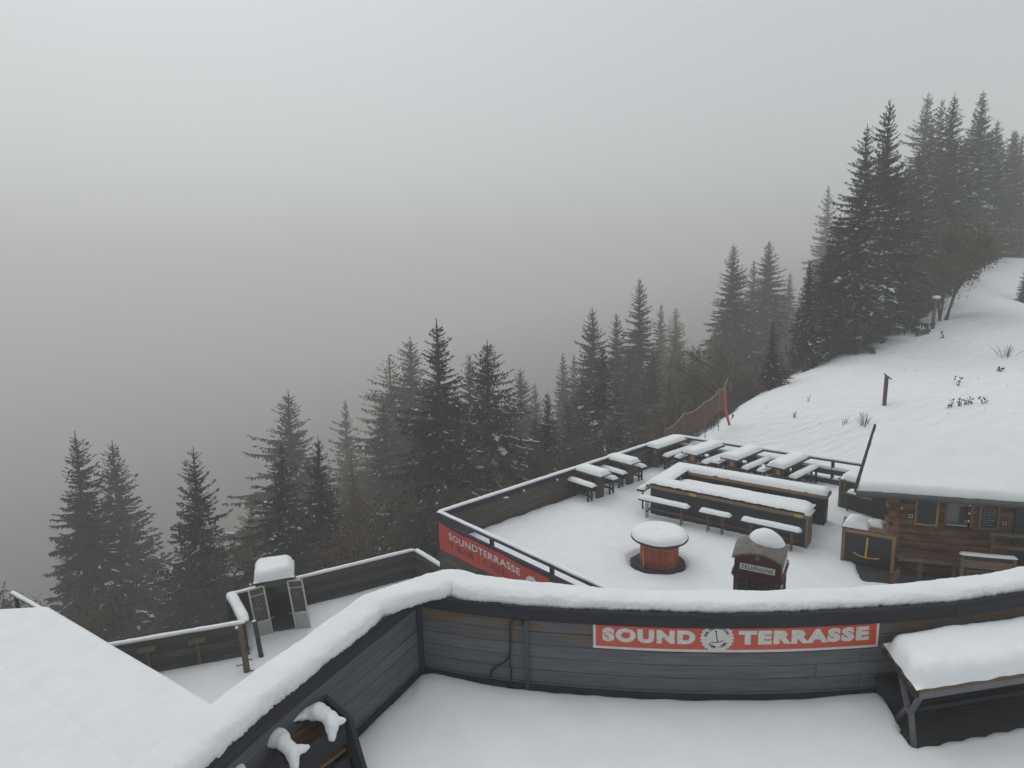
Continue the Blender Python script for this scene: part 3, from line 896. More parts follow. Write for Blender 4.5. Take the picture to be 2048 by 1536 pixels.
# ------------------------------------------------------------------ the U-shaped bar
BC = W(6.28, 2.68); 
_bd = (AX * 0.19 + BX * 0.98).normalized(); _ba = V(-_bd.y, _bd.x, 0)      # along the front, into depth
if _ba.dot(AX) < 0: _ba = -_ba
def Q(s_, d, z=0.0): return BC + _bd * s_ + _ba * d + V(0, 0, z)
LB = 4.95
def bar():
    t = thing('outdoor_bar', 'long U shaped snow covered bar counter with black front panels', 'bar', Q(2.4, 1.2))
    D = 2.55; w1 = 0.66; w2 = 0.60
    zt = 0.96
    # front, left and rear runs: body panels, end panels, counter edge
    MB().beam(Q(0.08, 0.06, 0.42), Q(LB - 0.06, 0.06, 0.42), 0.03, 1.0).build('front_panel', 'black_panel', t)
    MB().beam(Q(LB - 0.045, 0.02, 0.42), Q(LB - 0.045, w1 - 0.06, 0.42), 0.05, 1.0).build('end_panel', 'counter_wood', t, bevel=0.006)
    MB().beam(Q(0.1, w1 - 0.08, 0.42), Q(LB - 0.06, w1 - 0.08, 0.42), 0.03, 1.0).build('inner_panel', 'black_panel', t)
    MB().beam(Q(0.08, 0.08, 0.42), Q(0.08, D - 0.08, 0.42), 0.03, 1.0).build('side_panel', 'black_panel', t)
    MB().beam(Q(0.1, D - 0.05, 0.42), Q(LB + 0.02, D - 0.05, 0.42), 0.03, 1.0).build('rear_panel', 'black_panel', t)
    MB().beam(Q(0.7, D - w2 + 0.06, 0.42), Q(LB - 0.04, D - w2 + 0.06, 0.42), 0.03, 1.0).build('rear_inner_panel', 'black_panel', t)
    MB().beam(Q(LB, D - w2 + 0.06, 0.42), Q(LB, D - 0.3, 0.42), 0.04, 1.0).build('end_panel', 'dark_wood', t, label='dark end panel of the rear counter')
    MB().beam(Q(LB + 0.0, D - 0.27, 0.42), Q(LB + 0.0, D - 0.03, 0.42), 0.04, 1.0).build('end_panel', 'black_panel', t, label='black end panel of the rear counter')
    for (p0, p1, w_) in ((Q(-0.02, w1 / 2, zt), Q(LB, w1 / 2, zt), w1), (Q(0.55, D - w2 / 2, zt), Q(LB + 0.06, D - w2 / 2, zt), w2)):
        MB().beam(p0, p1, w_, 0.055).build('counter_top', 'brown_wood', t)
    MB().beam(Q(0.26, w1, zt), Q(0.26, D, zt), 0.56, 0.055).build('counter_top', 'brown_wood', t)
    MB().beam(Q(-0.05, -0.012, zt - 0.015), Q(LB + 0.01, -0.012, zt - 0.015), 0.024, 0.10).build('counter_edge', 'counter_wood', t)
    MB().beam(Q(LB + 0.012, -0.02, zt - 0.015), Q(LB + 0.012, w1, zt - 0.015), 0.024, 0.10).build('counter_edge', 'counter_wood', t)
    MB().beam(Q(0.6, D - w2 - 0.012, zt - 0.015), Q(LB + 0.07, D - w2 - 0.012, zt - 0.015), 0.024, 0.10).build('counter_edge', 'counter_wood', t)
    MB().beam(Q(LB + 0.082, D - w2, zt - 0.015), Q(LB + 0.082, D, zt - 0.015), 0.024, 0.10).build('counter_edge', 'counter_wood', t)
    # lower work shelf inside
    MB().beam(Q(0.62, w1 + 0.55, 0.74), Q(LB - 0.2, w1 + 0.55, 0.74), 0.86, 0.04).build('work_shelf', 'dark_wood', t)
    MB().beam(Q(LB - 0.3, w1 + 0.55, -0.1), Q(LB - 0.3, w1 + 0.55, 0.72), 0.06, 0.6).build('shelf_leg', 'dark_wood', t)
    snow_patch(lambda u, v, h: Q(0.5 + u, w1 + 0.10 + v, 0.762 + h), LB - 0.66, 0.92, 0.14, 0.3, 0.1, 5.5, 0.014).build('shelf_snow', 'snow', t, smooth=True)
    # foot rail and yellow labels
    MB().beam(Q(0.1, -0.10, 0.22), Q(LB - 0.2, -0.10, 0.22), 0.035, 0.05).build('foot_rail', 'rust', t)
    for s_ in (1.55, 4.68):
        MB().beam(Q(s_ - 0.11, -0.026, zt - 0.015), Q(s_ + 0.11, -0.026, zt - 0.015), 0.004, 0.085).build('yellow_label', 'yellow', t)
    # one continuous snow cover on the three runs
    b = MB(); st = 0.06
    nu, nv = int((LB + 0.12) / st), int(D / st)
    def sd(u, v):
        # inside distance to the U outline
        def box(x0, x1, y0, y1): 
            dx = min(u - x0, x1 - u); dy = min(v - y0, y1 - v)
            R_ = 0.2
            if dx <= 0 or dy <= 0: return min(dx, dy)
            a, c = max(0, R_ - dx), max(0, R_ - dy)
            return max(0.0, R_ - math.hypot(a, c))
        return max(box(-0.06, LB + 0.03, -0.03, w1 - 0.02), box(-0.06, 0.62, -0.03, D + 0.02), box(-0.06, LB + 0.1, D - w2 + 0.0, D + 0.02))
    pts = {}
    def f(u, v):
        x, y = -0.08 + u * (LB + 0.2), -0.05 + v * (D + 0.1)
        d = sd(x + 0.015 * n3(x * 6, y * 6, 0), y + 0.015 * n3(x * 6, y * 6, 4))
        if d <= 0: return Q(x, y, zt - 0.3 if False else zt + 0.02)
        q = min(1, d / 0.2)
        corner = 0.05 * sst(0.9, 0.2, x) if False else 0.0
        return Q(x, y, zt + 0.03 + 0.165 * math.sqrt(1 - (1 - q) ** 2) + (0.012 * n3(x * 1.7, y * 1.7, 3) + 0.006 * n3(x * 6, y * 6, 2)) * q)
    nu, nv = 130, 66
    b.grid(nu, nv, f)
    keep = []
    for fc in b.f:
        ok = True
        for i in fc:
            p = b.v[i] - BC
            if sd(p.dot(_bd), p.dot(_ba)) <= -0.012: ok = False
        if ok: keep.append(fc)
    b.f = keep
    b.build('snow_cover', 'snow', t, smooth=True)
    # bar benches on rusty legs
    GBB = 'high benches along the bar front'
    for s0, s1, lab in ((-0.12, 1.56, 'long snowy high bench at the left end of the bar front'), (1.92, 2.86, 'short snowy high bench in the middle of the bar front'), (3.2, 4.84, 'long snowy high bench at the right end of the bar front')):
        k = thing('bar_bench', lab, 'bench', Q((s0 + s1) / 2, -0.33), GBB)
        MB().beam(Q(s0, -0.33, 0.60), Q(s1, -0.33, 0.60), 0.27, 0.05).build('seat', 'rail_wood', k)
        for x in (s0 + 0.26, s1 - 0.24):
            MB().beam(Q(x, -0.40, -0.12), Q(x, -0.40, 0.58), 0.036, 0.036).build('leg', 'rust', k)
            MB().beam(Q(x, -0.26, -0.12), Q(x, -0.26, 0.58), 0.036, 0.036).build('leg', 'rust', k)
            MB().beam(Q(x, -0.40, 0.2), Q(x, -0.05, 0.2), 0.03, 0.03).build('strut', 'rust', k)
        snow_patch(lambda u, v, h: Q(s0 - 0.01 + u, -0.475 + v, 0.625 + h), s1 - s0 + 0.02, 0.285, 0.105, 0.12, 0.08, s0 + 5, 0.01).build('snow_cap', 'snow', k, smooth=True)
    k = thing('side_bench', 'small dark bench end peeping out at the left corner of the bar', 'bench', Q(-0.3, 0.6))
    MB().beam(Q(-0.30, 0.05, 0.70), Q(-0.30, 1.5, 0.70), 0.26, 0.05).build('seat', 'rail_wood', k)
    for d in (0.25, 1.3):
        MB().beam(Q(-0.30, d, -0.1), Q(-0.30, d, 0.68), 0.05, 0.05).build('leg', 'dark_wood', k)
    snow_patch(lambda u, v, h: Q(-0.44 + v, 0.12 + u, 0.725 + h), 1.38, 0.28, 0.08, 0.12, 0.1, 2.2).build('snow_cap', 'snow', k, smooth=True)
bar()

# ------------------------------------------------------------------ cable reel table
def reel():
    t = thing('cable_reel_table', 'round cable reel table with red barrel and thick snow disc on top', 'table', REEL)
    c = REEL
    MB().cyl(c + V(0, 0, -0.12), c + V(0, 0, -0.02), 0.71, 0.71, 40).build('base_flange', 'dark_wood', t, bevel=0.01)
    MB().cyl(c + V(0, 0, 0.70), c + V(0, 0, 0.755), 0.78, 0.78, 48).build('top_flange', 'rail_wood', t, bevel=0.008)
    n = 14
    for k in range(n):
        a0 = 2 * math.pi * k / n + 0.008; a1 = 2 * math.pi * (k + 1) / n - 0.008
        b = MB()
        pr = []
        for r in (0.50, 0.53):
            pr += [c + V(r * math.cos(a0), r * math.sin(a0), 0), c + V(r * math.cos(a1), r * math.sin(a1), 0)]
        z0, z1 = V(0, 0, -0.02), V(0, 0, 0.70)
        o = [pr[0], pr[1], pr[3], pr[2]]
        b.add([p + z0 for p in o] + [p + z1 for p in o], [(0, 1, 2, 3), (7, 6, 5, 4), (0, 4, 5, 1), (1, 5, 6, 2), (2, 6, 7, 3), (3, 7, 4, 0)], [(0, i * 0.1, k) for i in range(4)] + [(0.7, i * 0.1, k) for i in range(4)])
        b.build('stave', 'red_paint', t)
    MB().cyl(c + V(0, 0, -0.02), c + V(0, 0, 0.69), 0.495, 0.495, 32).build('core', 'dark_wood', t)
    for z in (0.1,):
        MB().tube([c + V(0.538 * math.cos(a), 0.538 * math.sin(a), z) for a in np.linspace(0, 2 * math.pi, 49)], 0.008, 5).build('hoop', 'steel', t)
    def f(u, v):
        a = u * 2 * math.pi; r = v
        rr = 0.765 * r * (1 + 0.02 * n3(math.cos(a) * 2, math.sin(a) * 2, 0) * r)
        h = 0.17 * math.sqrt(max(0, 1 - max(0, (r - 0.66) / 0.34) ** 2)) - 0.025 * math.exp(-(r / 0.12) ** 2) + 0.012 * n3(rr * math.cos(a) * 3, rr * math.sin(a) * 3, 5)
        return c + V(rr * math.cos(a), rr * math.sin(a), 0.757 + max(0, h))
    b = MB(); b.grid(56, 26, f, closed_u=True)
    b.build('snow_cap', 'snow', t, smooth=True)
    r = thing('rope', 'yellow rope looped around the red reel barrel and hanging to its foot', 'rope', c + V(-0.4, -0.4, 0.5))
    ring = [c + V(0.552 * math.cos(a), 0.552 * math.sin(a), 0.55 + 0.035 * math.sin(a * 2)) for a in np.linspace(math.radians(195), math.radians(345), 26)]
    hang = [c + V(0.555 * math.cos(math.radians(208)), 0.555 * math.sin(math.radians(208)), 0.56), c + V(-0.51, -0.28, 0.35), c + V(-0.50, -0.33, 0.12), c + V(-0.55, -0.42, 0.0)]
    MB().tube(ring, 0.011, 5).build('rope_loop', 'yellow', r, smooth=True)
    MB().tube(resample(hang, 0.06), 0.011, 5).build('rope_tail', 'yellow', r, smooth=True)
reel()

# ------------------------------------------------------------------ telephone box
def phone_box():
    o = V(4.50, 12.13, 0)
    ph = math.radians(-30.6)
    u_, v_ = V(math.cos(ph), math.sin(ph), 0), V(-math.sin(ph), math.cos(ph), 0)
    w = 0.92
    def X(x, y, z): return o + u_ * x + v_ * y + V(0, 0, z)
    t = thing('telephone_box', 'dark red telephone box with domed roof and a cap of snow', 'phone box', X(w / 2, w / 2, 0))
    for (x, y) in ((0.05, 0.05), (w - 0.05, 0.05), (0.05, w - 0.05), (w - 0.05, w - 0.05)):
        MB().beam(X(x, y, -0.1), X(x, y, 1.76), 0.10, 0.10, up=u_).build('corner_post', 'booth_red', t, bevel=0.008)
    MB().box(X(w / 2, w / 2, 0.0), (w + 0.04, w + 0.04, 0.2), ph).build('plinth', 'booth_red', t)
    for k in range(4):                     # glazed sides with glazing bars
        cx = [(0.1, 0.03, w - 0.1, 0.03), (w - 0.03, 0.1, w - 0.03, w - 0.1), (w - 0.1, w - 0.03, 0.1, w - 0.03), (0.03, w - 0.1, 0.03, 0.1)][k]
        p0, p1 = X(cx[0], cx[1], 0), X(cx[2], cx[3], 0)
        pn = MB().beam(p0 + V(0, 0, 0.93), p1 + V(0, 0, 0.93), 0.012, 1.55).build('glass_pane', 'glass_dark', t)
        b = MB()
        for i in range(1, 8):
            z = 0.2 + i * 0.19
            b.beam(p0 + V(0, 0, z), p1 + V(0, 0, z), 0.03, 0.022)
        for f_ in (0.22, 0.78):
            q = p0.lerp(p1, f_)
            b.beam(q + V(0, 0, 0.15), q + V(0, 0, 1.7), 0.03, 0.022)
        b.build('glazing_bars', 'booth_red', t)
    # entablature: fascia, sign panels, mouldings
    MB().box(X(w / 2, w / 2, 1.91), (w - 0.02, w - 0.02, 0.36), ph).build('fascia', 'booth_red', t)
    for (c0, c1, nm) in ((X(0.12, -0.004, 1.915), X(w - 0.12, -0.004, 1.915), v_ * -1), (X(-0.004, 0.12, 1.915), X(-0.004, w - 0.12, 1.915), u_ * -1), (X(w + 0.004, 0.12, 1.915), X(w + 0.004, w - 0.12, 1.915), u_)):
        MB().beam(c0, c1, 0.02, 0.13).build('sign_panel', 'sign_white', t)
    vs_, fs_ = fit_text('TELEPHONE', w - 0.30, 0.085, 0.012, 1.12)
    MB().add([X(w / 2 + x, -0.0165, 1.915 + y) for x, y in vs_], fs_).build('lettering', 'ink', t)
    b = MB()
    for z, e in ((1.80, 0.02), (1.735, 0.03), (1.69, 0.015)):
        for (p0, p1) in ((X(-e, -e, z), X(w + e, -e, z)), (X(w + e, -e, z), X(w + e, w + e, z)), (X(w + e, w + e, z), X(-e, w + e, z)), (X(-e, w + e, z), X(-e, -e, z))):
            b.beam(p0, p1, 0.025, 0.022)
    b.build('moulding', 'booth_red', t)
    # arched pediments and crest on each side
    zb = 2.09
    for k in range(4):
        pts = []
        for i in range(13):
            s_ = i / 12; z = zb + 0.15 * (1 - (2 * s_ - 1) ** 2)
            pts.append((s_ * w, z))
        def side(s_, z, off, k=k):
            return [X(s_, -off, z), X(w + off, s_, z), X(w - s_, w + off, z), X(-off, w - s_, z)][k]
        MB().prism([side(s_, z, 0.0) for s_, z in pts] + [side(w, zb - 0.02, 0.0), side(0, zb - 0.02, 0.0)], (side(0.5, 2, 0.012) - side(0.5, 2, 0.0))).build('pediment', 'booth_red', t)
        if k in (0, 1, 3):
            cb = MB()
            for (dx, dz, r) in ((0, 0, 0.032), (-0.03, -0.012, 0.02), (0.03, -0.012, 0.02), (0, -0.035, 0.026), (0, 0.038, 0.012)):
                cb.cyl(side(w / 2 + dx, zb + 0.065 + dz, 0.012), side(w / 2 + dx, zb + 0.065 + dz, 0.025), r, r * 0.8, 10)
            cb.build('crest', 'booth_roof', t)
    def roof(u, v, lift=0.0):
        x, y = 2 * u - 1, 2 * v - 1
        e = 0.035
        z = zb + 0.02 + 0.155 * (1 - x * x) + 0.155 * (1 - y * y)
        return X(-e + u * (w + 2 * e), -e + v * (w + 2 * e), z + lift)
    b = MB(); b.grid(15, 15, roof); 
    n0 = len(b.v)
    b.grid(15, 15, lambda u, v: roof(u, v, -0.045))
    for i in range(14):
        for (p, q) in (((i, 0), (i + 1, 0)), ((i + 1, 14), (i, 14)), ((0, i + 1), (0, i)), ((14, i), (14, i + 1))):
            a, c = p[0] * 15 + p[1], q[0] * 15 + q[1]
            b.f.append((a, c, c + n0, a + n0))
    b.build('roof_dome', 'booth_roof', t, smooth=False)
    def sn(u, v):
        a = u * 2 * math.pi; r = v
        k = 1 + 0.05 * n3(math.cos(a) * 1.5, math.sin(a) * 1.5, 2)
        x, y = 0.56 + 0.36 * r * k * math.cos(a), 0.52 + 0.36 * r * k * math.sin(a)
        rr = roof(min(max(x / w, 0), 1), min(max(y / w, 0), 1))
        h = 0.20 * math.sqrt(max(0, 1 - r * r)) 
        return V(X(x, y, 0).x, X(x, y, 0).y, rr.z * (1 - 0.0) - 0.02 + h + 0.012 * n3(x * 9, y * 9, 1))
    b = MB(); b.grid(40, 16, sn, closed_u=True)
    b.build('snow_cap', 'snow_crumb', t, smooth=True)
phone_box()

# ------------------------------------------------------------------ drinks counter with the T-bar emblem
def tbar_box():
    p0, p1 = V(8.88, 16.02, 0), V(9.92, 15.36, 0)
    d = (p1 - p0).normalized(); n = V(-d.y, d.x, 0); L = (p1 - p0).length
    def X(s_, o, z): return p0 + d * s_ + n * o + V(0, 0, z)
    t = thing('drinks_counter', 'square counter with black front and yellow T-bar emblem beside the log hut', 'counter', X(L / 2, 0.4, 0))
    MB().beam(X(0.04, 0.03, 0.43), X(L - 0.04, 0.03, 0.43), 0.02, 0.98).build('front_panel', 'black_panel', t)
    MB().beam(X(0.03, 0, -0.1), X(0.03, 0, 0.93), 0.08, 0.075, up=n).build('post', 'counter_wood', t)
    MB().beam(X(L - 0.03, 0, -0.1), X(L - 0.03, 0, 0.93), 0.08, 0.075, up=n).build('post', 'fresh_wood', t)
    MB().beam(X(0.072, 0, 0.89), X(L - 0.072, 0, 0.89), 0.07, 0.08).build('front_rail', 'fresh_wood', t)
    MB().beam(X(0.0, 0.07, 0.43), X(0.0, 0.85, 0.43), 0.03, 0.98).build('side_panel', 'dark_wood', t)
    MB().beam(X(L, 0.07, 0.43), X(L, 0.85, 0.43), 0.03, 0.98).build('side_panel', 'dark_wood', t)
    for k in range(4):
        o = 0.05 + 0.2 * k
        MB().beam(X(-0.03, o + 0.06, 0.953), X(L + 0.03, o + 0.06, 0.953), 0.192, 0.04).build('top_board', 'counter_wood', t)
    # snow on the left half of the top
    def f(u, v):
        x, y = -0.02 + u * 0.62, v * 0.8
        e = min(u, 1 - u, v * 1.2, (1 - v) * 1.2)
        h = 0.19 * math.sqrt(max(0, 1 - (1 - min(1, e / 0.33)) ** 2))
        h *= (1 - 0.35 * sst(0.4, 0.9, u))
        return X(x + 0.1 * v, y, 0.974 + h + 0.01 * n3(u * 4, v * 4, 1) * min(1, e * 8))
    b = MB(); b.grid(22, 24, f); b.build('snow_cap', 'snow', t, smooth=True)
    def g(u, v):
        x, y = 0.45 + u * 0.5, 0.32 + v * 0.5
        e = min(u, 1 - u, v, 1 - v)
        return X(x, y, 0.974 + 0.11 * math.sqrt(max(0, 1 - (1 - min(1, e / 0.4)) ** 2)))
    b = MB(); b.grid(16, 14, g); b.build('snow_cap', 'snow', t, smooth=True)
    # yellow T-bar
    m = thing('t_bar', 'yellow ski lift T-bar mounted on the black counter front', 'emblem', X(L * 0.5, -0.03, 0.5))
    MB().beam(X(0.60, -0.012, 0.78), X(0.58, -0.012, 0.22), 0.045, 0.03, up=n).build('stem', 'yellow', m)
    arc = [X(0.28 + 0.62 * u, -0.012, 0.205 + 0.10 * (2 * u - 1) ** 2 * (1.0 if u < 0.5 else 0.35) - 0.0) for u in np.linspace(0, 1, 13)]
    MB().tube(arc, 0.02, 6).build('cross_bar', 'yellow', m, smooth=True)
tbar_box()

# black counter behind, running under the hut eaves
def annex():
    def X(s_, o, z): return W(11.19 + o - s_ * 0.16, 6.86 + s_, z)
    t = thing('back_counter', 'black sided snow topped counter running under the left end of the hut roof', 'counter', X(0.8, 0.3, 0))
    MB().beam(X(0.05, 0, 0.43), X(2.6, 0, 0.43), 0.03, 0.98).build('front_panel', 'black_panel', t)
    MB().beam(X(0.0, 0.0, -0.1), X(0.0, 0.0, 0.94), 0.09, 0.09).build('post', 'counter_wood', t)
    MB().beam(X(0.0, 0.05, 0.43), X(0.0, 0.75, 0.43), 0.03, 0.98).build('side_panel', 'black_panel', t)
    MB().beam(X(-0.03, 0.36, 0.96), X(2.6, 0.36, 0.96), 0.8, 0.045).build('counter_top', 'counter_wood', t)
    snow_patch(lambda u, v, h: X(-0.03 + u, -0.05 + v, 0.983 + h), 1.0, 0.8, 0.19, 0.2, 0.08, 8.1).build('snow_cap', 'snow', t, smooth=True)
    s_ = thing('shelf_frame', 'thin pale shelf frame with a little snow hanging beside the hut eave', 'shelf', X(0.4, -0.35, 1.0))
    MB().beam(X(0.32, -0.5, 0.70), X(0.32, -0.5, 1.18), 0.035, 0.03).build('hanger', 'counter_wood', s_)
    MB().beam(X(0.30, -0.5, 0.72), X(1.2, -0.5, 0.72), 0.03, 0.04).build('front_bar', 'counter_wood', s_)
    MB().beam(X(0.32, -0.3, 0.71), X(1.2, -0.3, 0.71), 0.34, 0.025).build('shelf_board', 'dark_wood', s_)
    MB().beam(X(0.32, -0.15, -0.1), X(0.32, -0.15, 0.72), 0.05, 0.05).build('leg', 'dark_wood', s_)
    snow_patch(lambda u, v, h: X(0.38 + u, -0.46 + v, 0.725 + h), 0.6, 0.34, 0.10, 0.14, 0.08, 3.3).build('snow_cap', 'snow', s_, smooth=True)
annex()

# ------------------------------------------------------------------ log hut
def hut():
    t = thing('log_hut', 'brown log hut with a wide snow covered roof', 'hut', HUT0 + HUTD * 2)
    def X(s_, o, z): return HUT0 + HUTD * s_ + HUTN * o + V(0, 0, z)
    # front wall: squared logs, interrupted by the serving hatch
    SD = V(0.62, 0.785, 0)
    H0 = -0.1; n = 11; hh = 0.21
    for k in range(n):
        z0 = H0 + k * hh; zc = z0 + hh / 2
        if zc > 2.2: break
        rnd = random.Random(k)
        segs = [(0.0, 2.72)]
        if 1.26 < zc < 1.9: segs = [(0.0, 1.15), (1.70, 2.72)]
        for a, b_ in segs:
            MB().beam(X(a - (0.18 if a == 0 and k % 2 == 0 else 0), -0.09 + rnd.uniform(-.012, .012), zc), X(b_, -0.09 + rnd.uniform(-.012, .012), zc), 0.18, hh - 0.012).build('log', 'log_wood', t, bevel=0.03)
        if k % 2 == 1:                       # the crossing logs of the side wall show as stub ends
            MB().beam(X(-0.09, 0.12, zc), X(-0.05, 0, zc) + SD * 2.4, 0.18, hh - 0.012).build('log', 'log_wood', t, bevel=0.03)
        else:
            MB().beam(X(-0.05, 0, zc) + SD * 0.25, X(-0.05, 0, zc) + SD * 2.4, 0.18, hh - 0.012).build('log', 'log_wood', t, bevel=0.03)
    MB().beam(X(0.03, 0.05, -0.1), X(0.03, 0.05, 2.15), 0.14, 0.10, up=HUTN).build('corner_board', 'log_wood', t)
    # hatch: pale board, dark hanging shape, sill
    MB().beam(X(1.15, -0.16, 1.58), X(1.70, -0.16, 1.58), 0.03, 0.7).build('hatch_board', 'hatch_grey', t)
    MB().beam(X(1.50, -0.12, 1.52), X(1.665, -0.12, 1.52), 0.03, 0.44).build('hatch_dark_shape', 'rubber', t)
    MB().beam(X(1.60, -0.10, 1.34), X(1.67, -0.10, 1.34), 0.02, 0.16).build('hatch_paper', 'hatch_grey', t)
    MB().beam(X(1.12, 0.02, 1.24), X(1.74, 0.02, 1.24), 0.12, 0.04).build('hatch_sill', 'dark_wood', t)
    for s_ in (1.13, 1.72):
        MB().beam(X(s_, 0.01, 1.22), X(s_, 0.01, 1.95), 0.06, 0.05, up=HUTN).build('hatch_post', 'log_wood', t)
    MB().beam(X(2.72, 0.02, -0.1), X(2.72, 0.02, 2.15), 0.20, 0.10, up=HUTN).build('corner_post', 'black_panel', t)
    MB().beam(X(2.8, -0.5, 1.0), X(5.2, -0.5, 1.0), 0.1, 2.3).build('recessed_wall', 'black_panel', t)
    # blackboards with yellow frames
    for s0, s1, z0, z1, fr, lab in ((0.47, 0.95, 1.25, 1.98, 'fresh_wood', 'blank'), (1.89, 2.28, 1.28, 1.98, 'counter_wood', 'written')):
        bb = thing('blackboard', ('dark blackboard in a yellow wooden frame left of the hut hatch' if lab == 'blank' else 'chalk written blackboard right of the hut hatch'), 'blackboard', X((s0 + s1) / 2, 0.03, z0), 'blackboards on the hut wall')
        MB().beam(X(s0, 0.02, (z0 + z1) / 2), X(s1, 0.02, (z0 + z1) / 2), 0.02, z1 - z0).build('slate', 'chalk_board', bb)
        for p, q in (((s0, z0), (s1, z0)), ((s0, z1), (s1, z1))):
            MB().beam(X(p[0] - 0.02, 0.035, p[1]), X(q[0] + 0.02, 0.035, q[1]), 0.03, 0.045).build('frame_bar', fr, bb)
        for p in (s0, s1):
            MB().beam(X(p, 0.034, z0), X(p, 0.034, z1), 0.045, 0.03, up=HUTN).build('frame_bar', fr, bb)
        if lab == 'written':
            rnd = random.Random(5)
            for i in range(9):
                z = z1 - 0.09 - i * 0.065; x = s0 + 0.06
                while x < s1 - 0.12:
                    w_ = rnd.uniform(0.02, 0.07)
                    MB().beam(X(x, 0.032, z + rnd.uniform(-.006, .006)), X(x + w_, 0.032, z + rnd.uniform(-.012, .012)), 0.002, 0.009).build('chalk_stroke', 'chalk', bb)
                    x += w_ + rnd.uniform(0.01, 0.04)
    for s_, tx, lb in ((0.36, '22', 'white number 22 plate left of the first blackboard'), (2.42, '22', 'white number 22 plate at the right end of the hut wall')):
        nb = thing('number_plate', lb, 'number plate', X(s_, 0.02, 1.45), 'number plates on the hut wall')
        MB().beam(X(s_ - 0.07, 0.012, 1.45), X(s_ + 0.07, 0.012, 1.45), 0.012, 0.16).build('backing', 'rubber', nb)
        vs_, fs_ = fit_text(tx, 0.115, 0.11, 0.02)
        MB().add([X(s_ + x, 0.021, 1.45 + y) for x, y in vs_], fs_).build('digits', 'chalk', nb)
    l_ = thing('wall_switch', 'tiny pale switch box high on the left corner of the hut', 'switch', X(0.14, 0.1, 1.67))
    MB().box(X(0.12, 0.115, 1.67), (0.04, 0.03, 0.06), math.atan2(HUTD.y, HUTD.x)).build('switch_case', 'white_paint', l_)
    MB().box(X(0.12, 0.135, 1.675), (0.02, 0.012, 0.025), math.atan2(HUTD.y, HUTD.x)).build('toggle', 'grey_steel', l_)
    # small shelf with a mug below the hatch
    sh = thing('wall_shelf', 'small wooden shelf with pale bracket under the hatch of the hut', 'shelf', X(1.0, 0.05, 1.08))
    MB().beam(X(0.93, 0.07, 1.10), X(1.10, 0.07, 1.10), 0.12, 0.03).build('shelf_board', 'log_wood', sh)
    MB().beam(X(1.01, 0.03, 1.0), X(1.01, 0.11, 1.085), 0.03, 0.03).build('bracket', 'counter_wood', sh)
    # wall bench
    be = thing('hut_bench', 'long wooden bench against the front wall of the log hut', 'bench', X(0.7, 0.4, 0))
    for k in range(3):
        o = 0.13 + 0.15 * k
        MB().beam(X(0.02, o, 0.47), X(1.75, o, 0.47), 0.142, 0.045).build('seat_board', 'brown_wood', be)
    MB().beam(X(0.02, 0.52, 0.445), X(1.75, 0.52, 0.445), 0.03, 0.09).build('front_apron', 'brown_wood', be)
    for s_ in (0.55, 1.6):
        MB().beam(X(s_, 0.42, -0.1), X(s_, 0.40, 0.45), 0.07, 0.09, up=HUTD).build('leg', 'brown_wood', be)
    # roof: boards, verge, eave trim, snow
    E0, E1 = V(8.64, 15.09, 2.30), V(14.6, 13.12, 2.30)
    R0, R1 = V(10.28, 17.2, 3.36), V(15.6, 15.2, 3.36)
    B0, B1 = V(11.8, 19.2, 2.4), V(17.1, 17.1, 2.4)
    rf = MB().prism([E0, E1, R1, R0], (0, 0, 0.05)).build('roof', 'roof_edge', t)
    MB().prism([R0, R1, B1, B0], (0, 0, 0.05)).build('rear_roof', 'roof_edge', t)
    e = (E1 - E0).normalized()
    MB().beam(E0 + V(0, 0, -0.035) + HUTN * 0.01, E1 + V(0, 0, -0.035) + HUTN * 0.01, 0.03, 0.16).build('fascia_board', 'roof_edge', t)
    MB().tube([E0 + HUTN * 0.08 + V(0, 0, 0.0), E1 + HUTN * 0.08 + V(0, 0, -0.02)], 0.055, 10).build('gutter', 'roof_edge', t, smooth=True)
    MB().beam(E0 - e * 0.02 + V(0, 0, 0.06), R0 - e * 0.02 + V(0, 0, 0.06), 0.05, 0.2).build('verge_board', 'dark_wood', t)
    for k in range(7):                       # rafter tails under the eave
        p = E0.lerp(E1, 0.06 + k * 0.14) + V(0, 0, -0.05)
        MB().beam(p - HUTN * 0.02, p - HUTN * 0.65 + V(0, 0, 0.27), 0.08, 0.10).build('rafter', 'log_wood', t)
    MB().cyl(X(-0.62, 0.35, 2.2), X(-0.62, 0.6, 2.1), 0.045, 0.045, 10).build('purlin_end', 'fresh_wood', t)
    Lr = (E1 - E0).length; Wr = (R0 - E0).length
    def f(u, v, h):
        a, c = u / Lr, v / Wr
        p = E0.lerp(E1, a).lerp(R0.lerp(R1, a), c)
        return p + V(0, 0, 0.05 + h) + HUTN * (0.03 * (1 - c))
    snow_patch(f, Lr, Wr + 0.02, 0.17, 0.13, 0.1, 2.7, 0.014).build('roof_snow', 'snow', t, smooth=True)
    Wb = (B0 - R0).length
    def f2(u, v, h):
        a, c = u / Lr, v / Wb
        return R0.lerp(R1, a).lerp(B0.lerp(B1, a), c) + V(0, 0, 0.05 + h)
    snow_patch(f2, Lr, Wb, 0.17, 0.13, 0.2, 1.7, 0.012).build('roof_snow', 'snow', t, smooth=True)
    # bare gable end under the left verge; eave shade put into its dark colour
    MB().prism([X(-0.1, 0, 2.12) + SD * 0.1, X(-0.1, 0, 2.12) + SD * 2.5, R0 + V(0.35, 0, -0.1)], HUTD * 0.08).build('gable', 'dark_wood', t)
    # racks in front of the hut
    r = thing('tall_rack', 'tall grey wooden rack frame leaning by the second blackboard of the hut', 'rack', V(12.2, 15.0, 0))
    a, b_ = V(11.86, 14.62, 0), V(12.66, 14.36, 0)
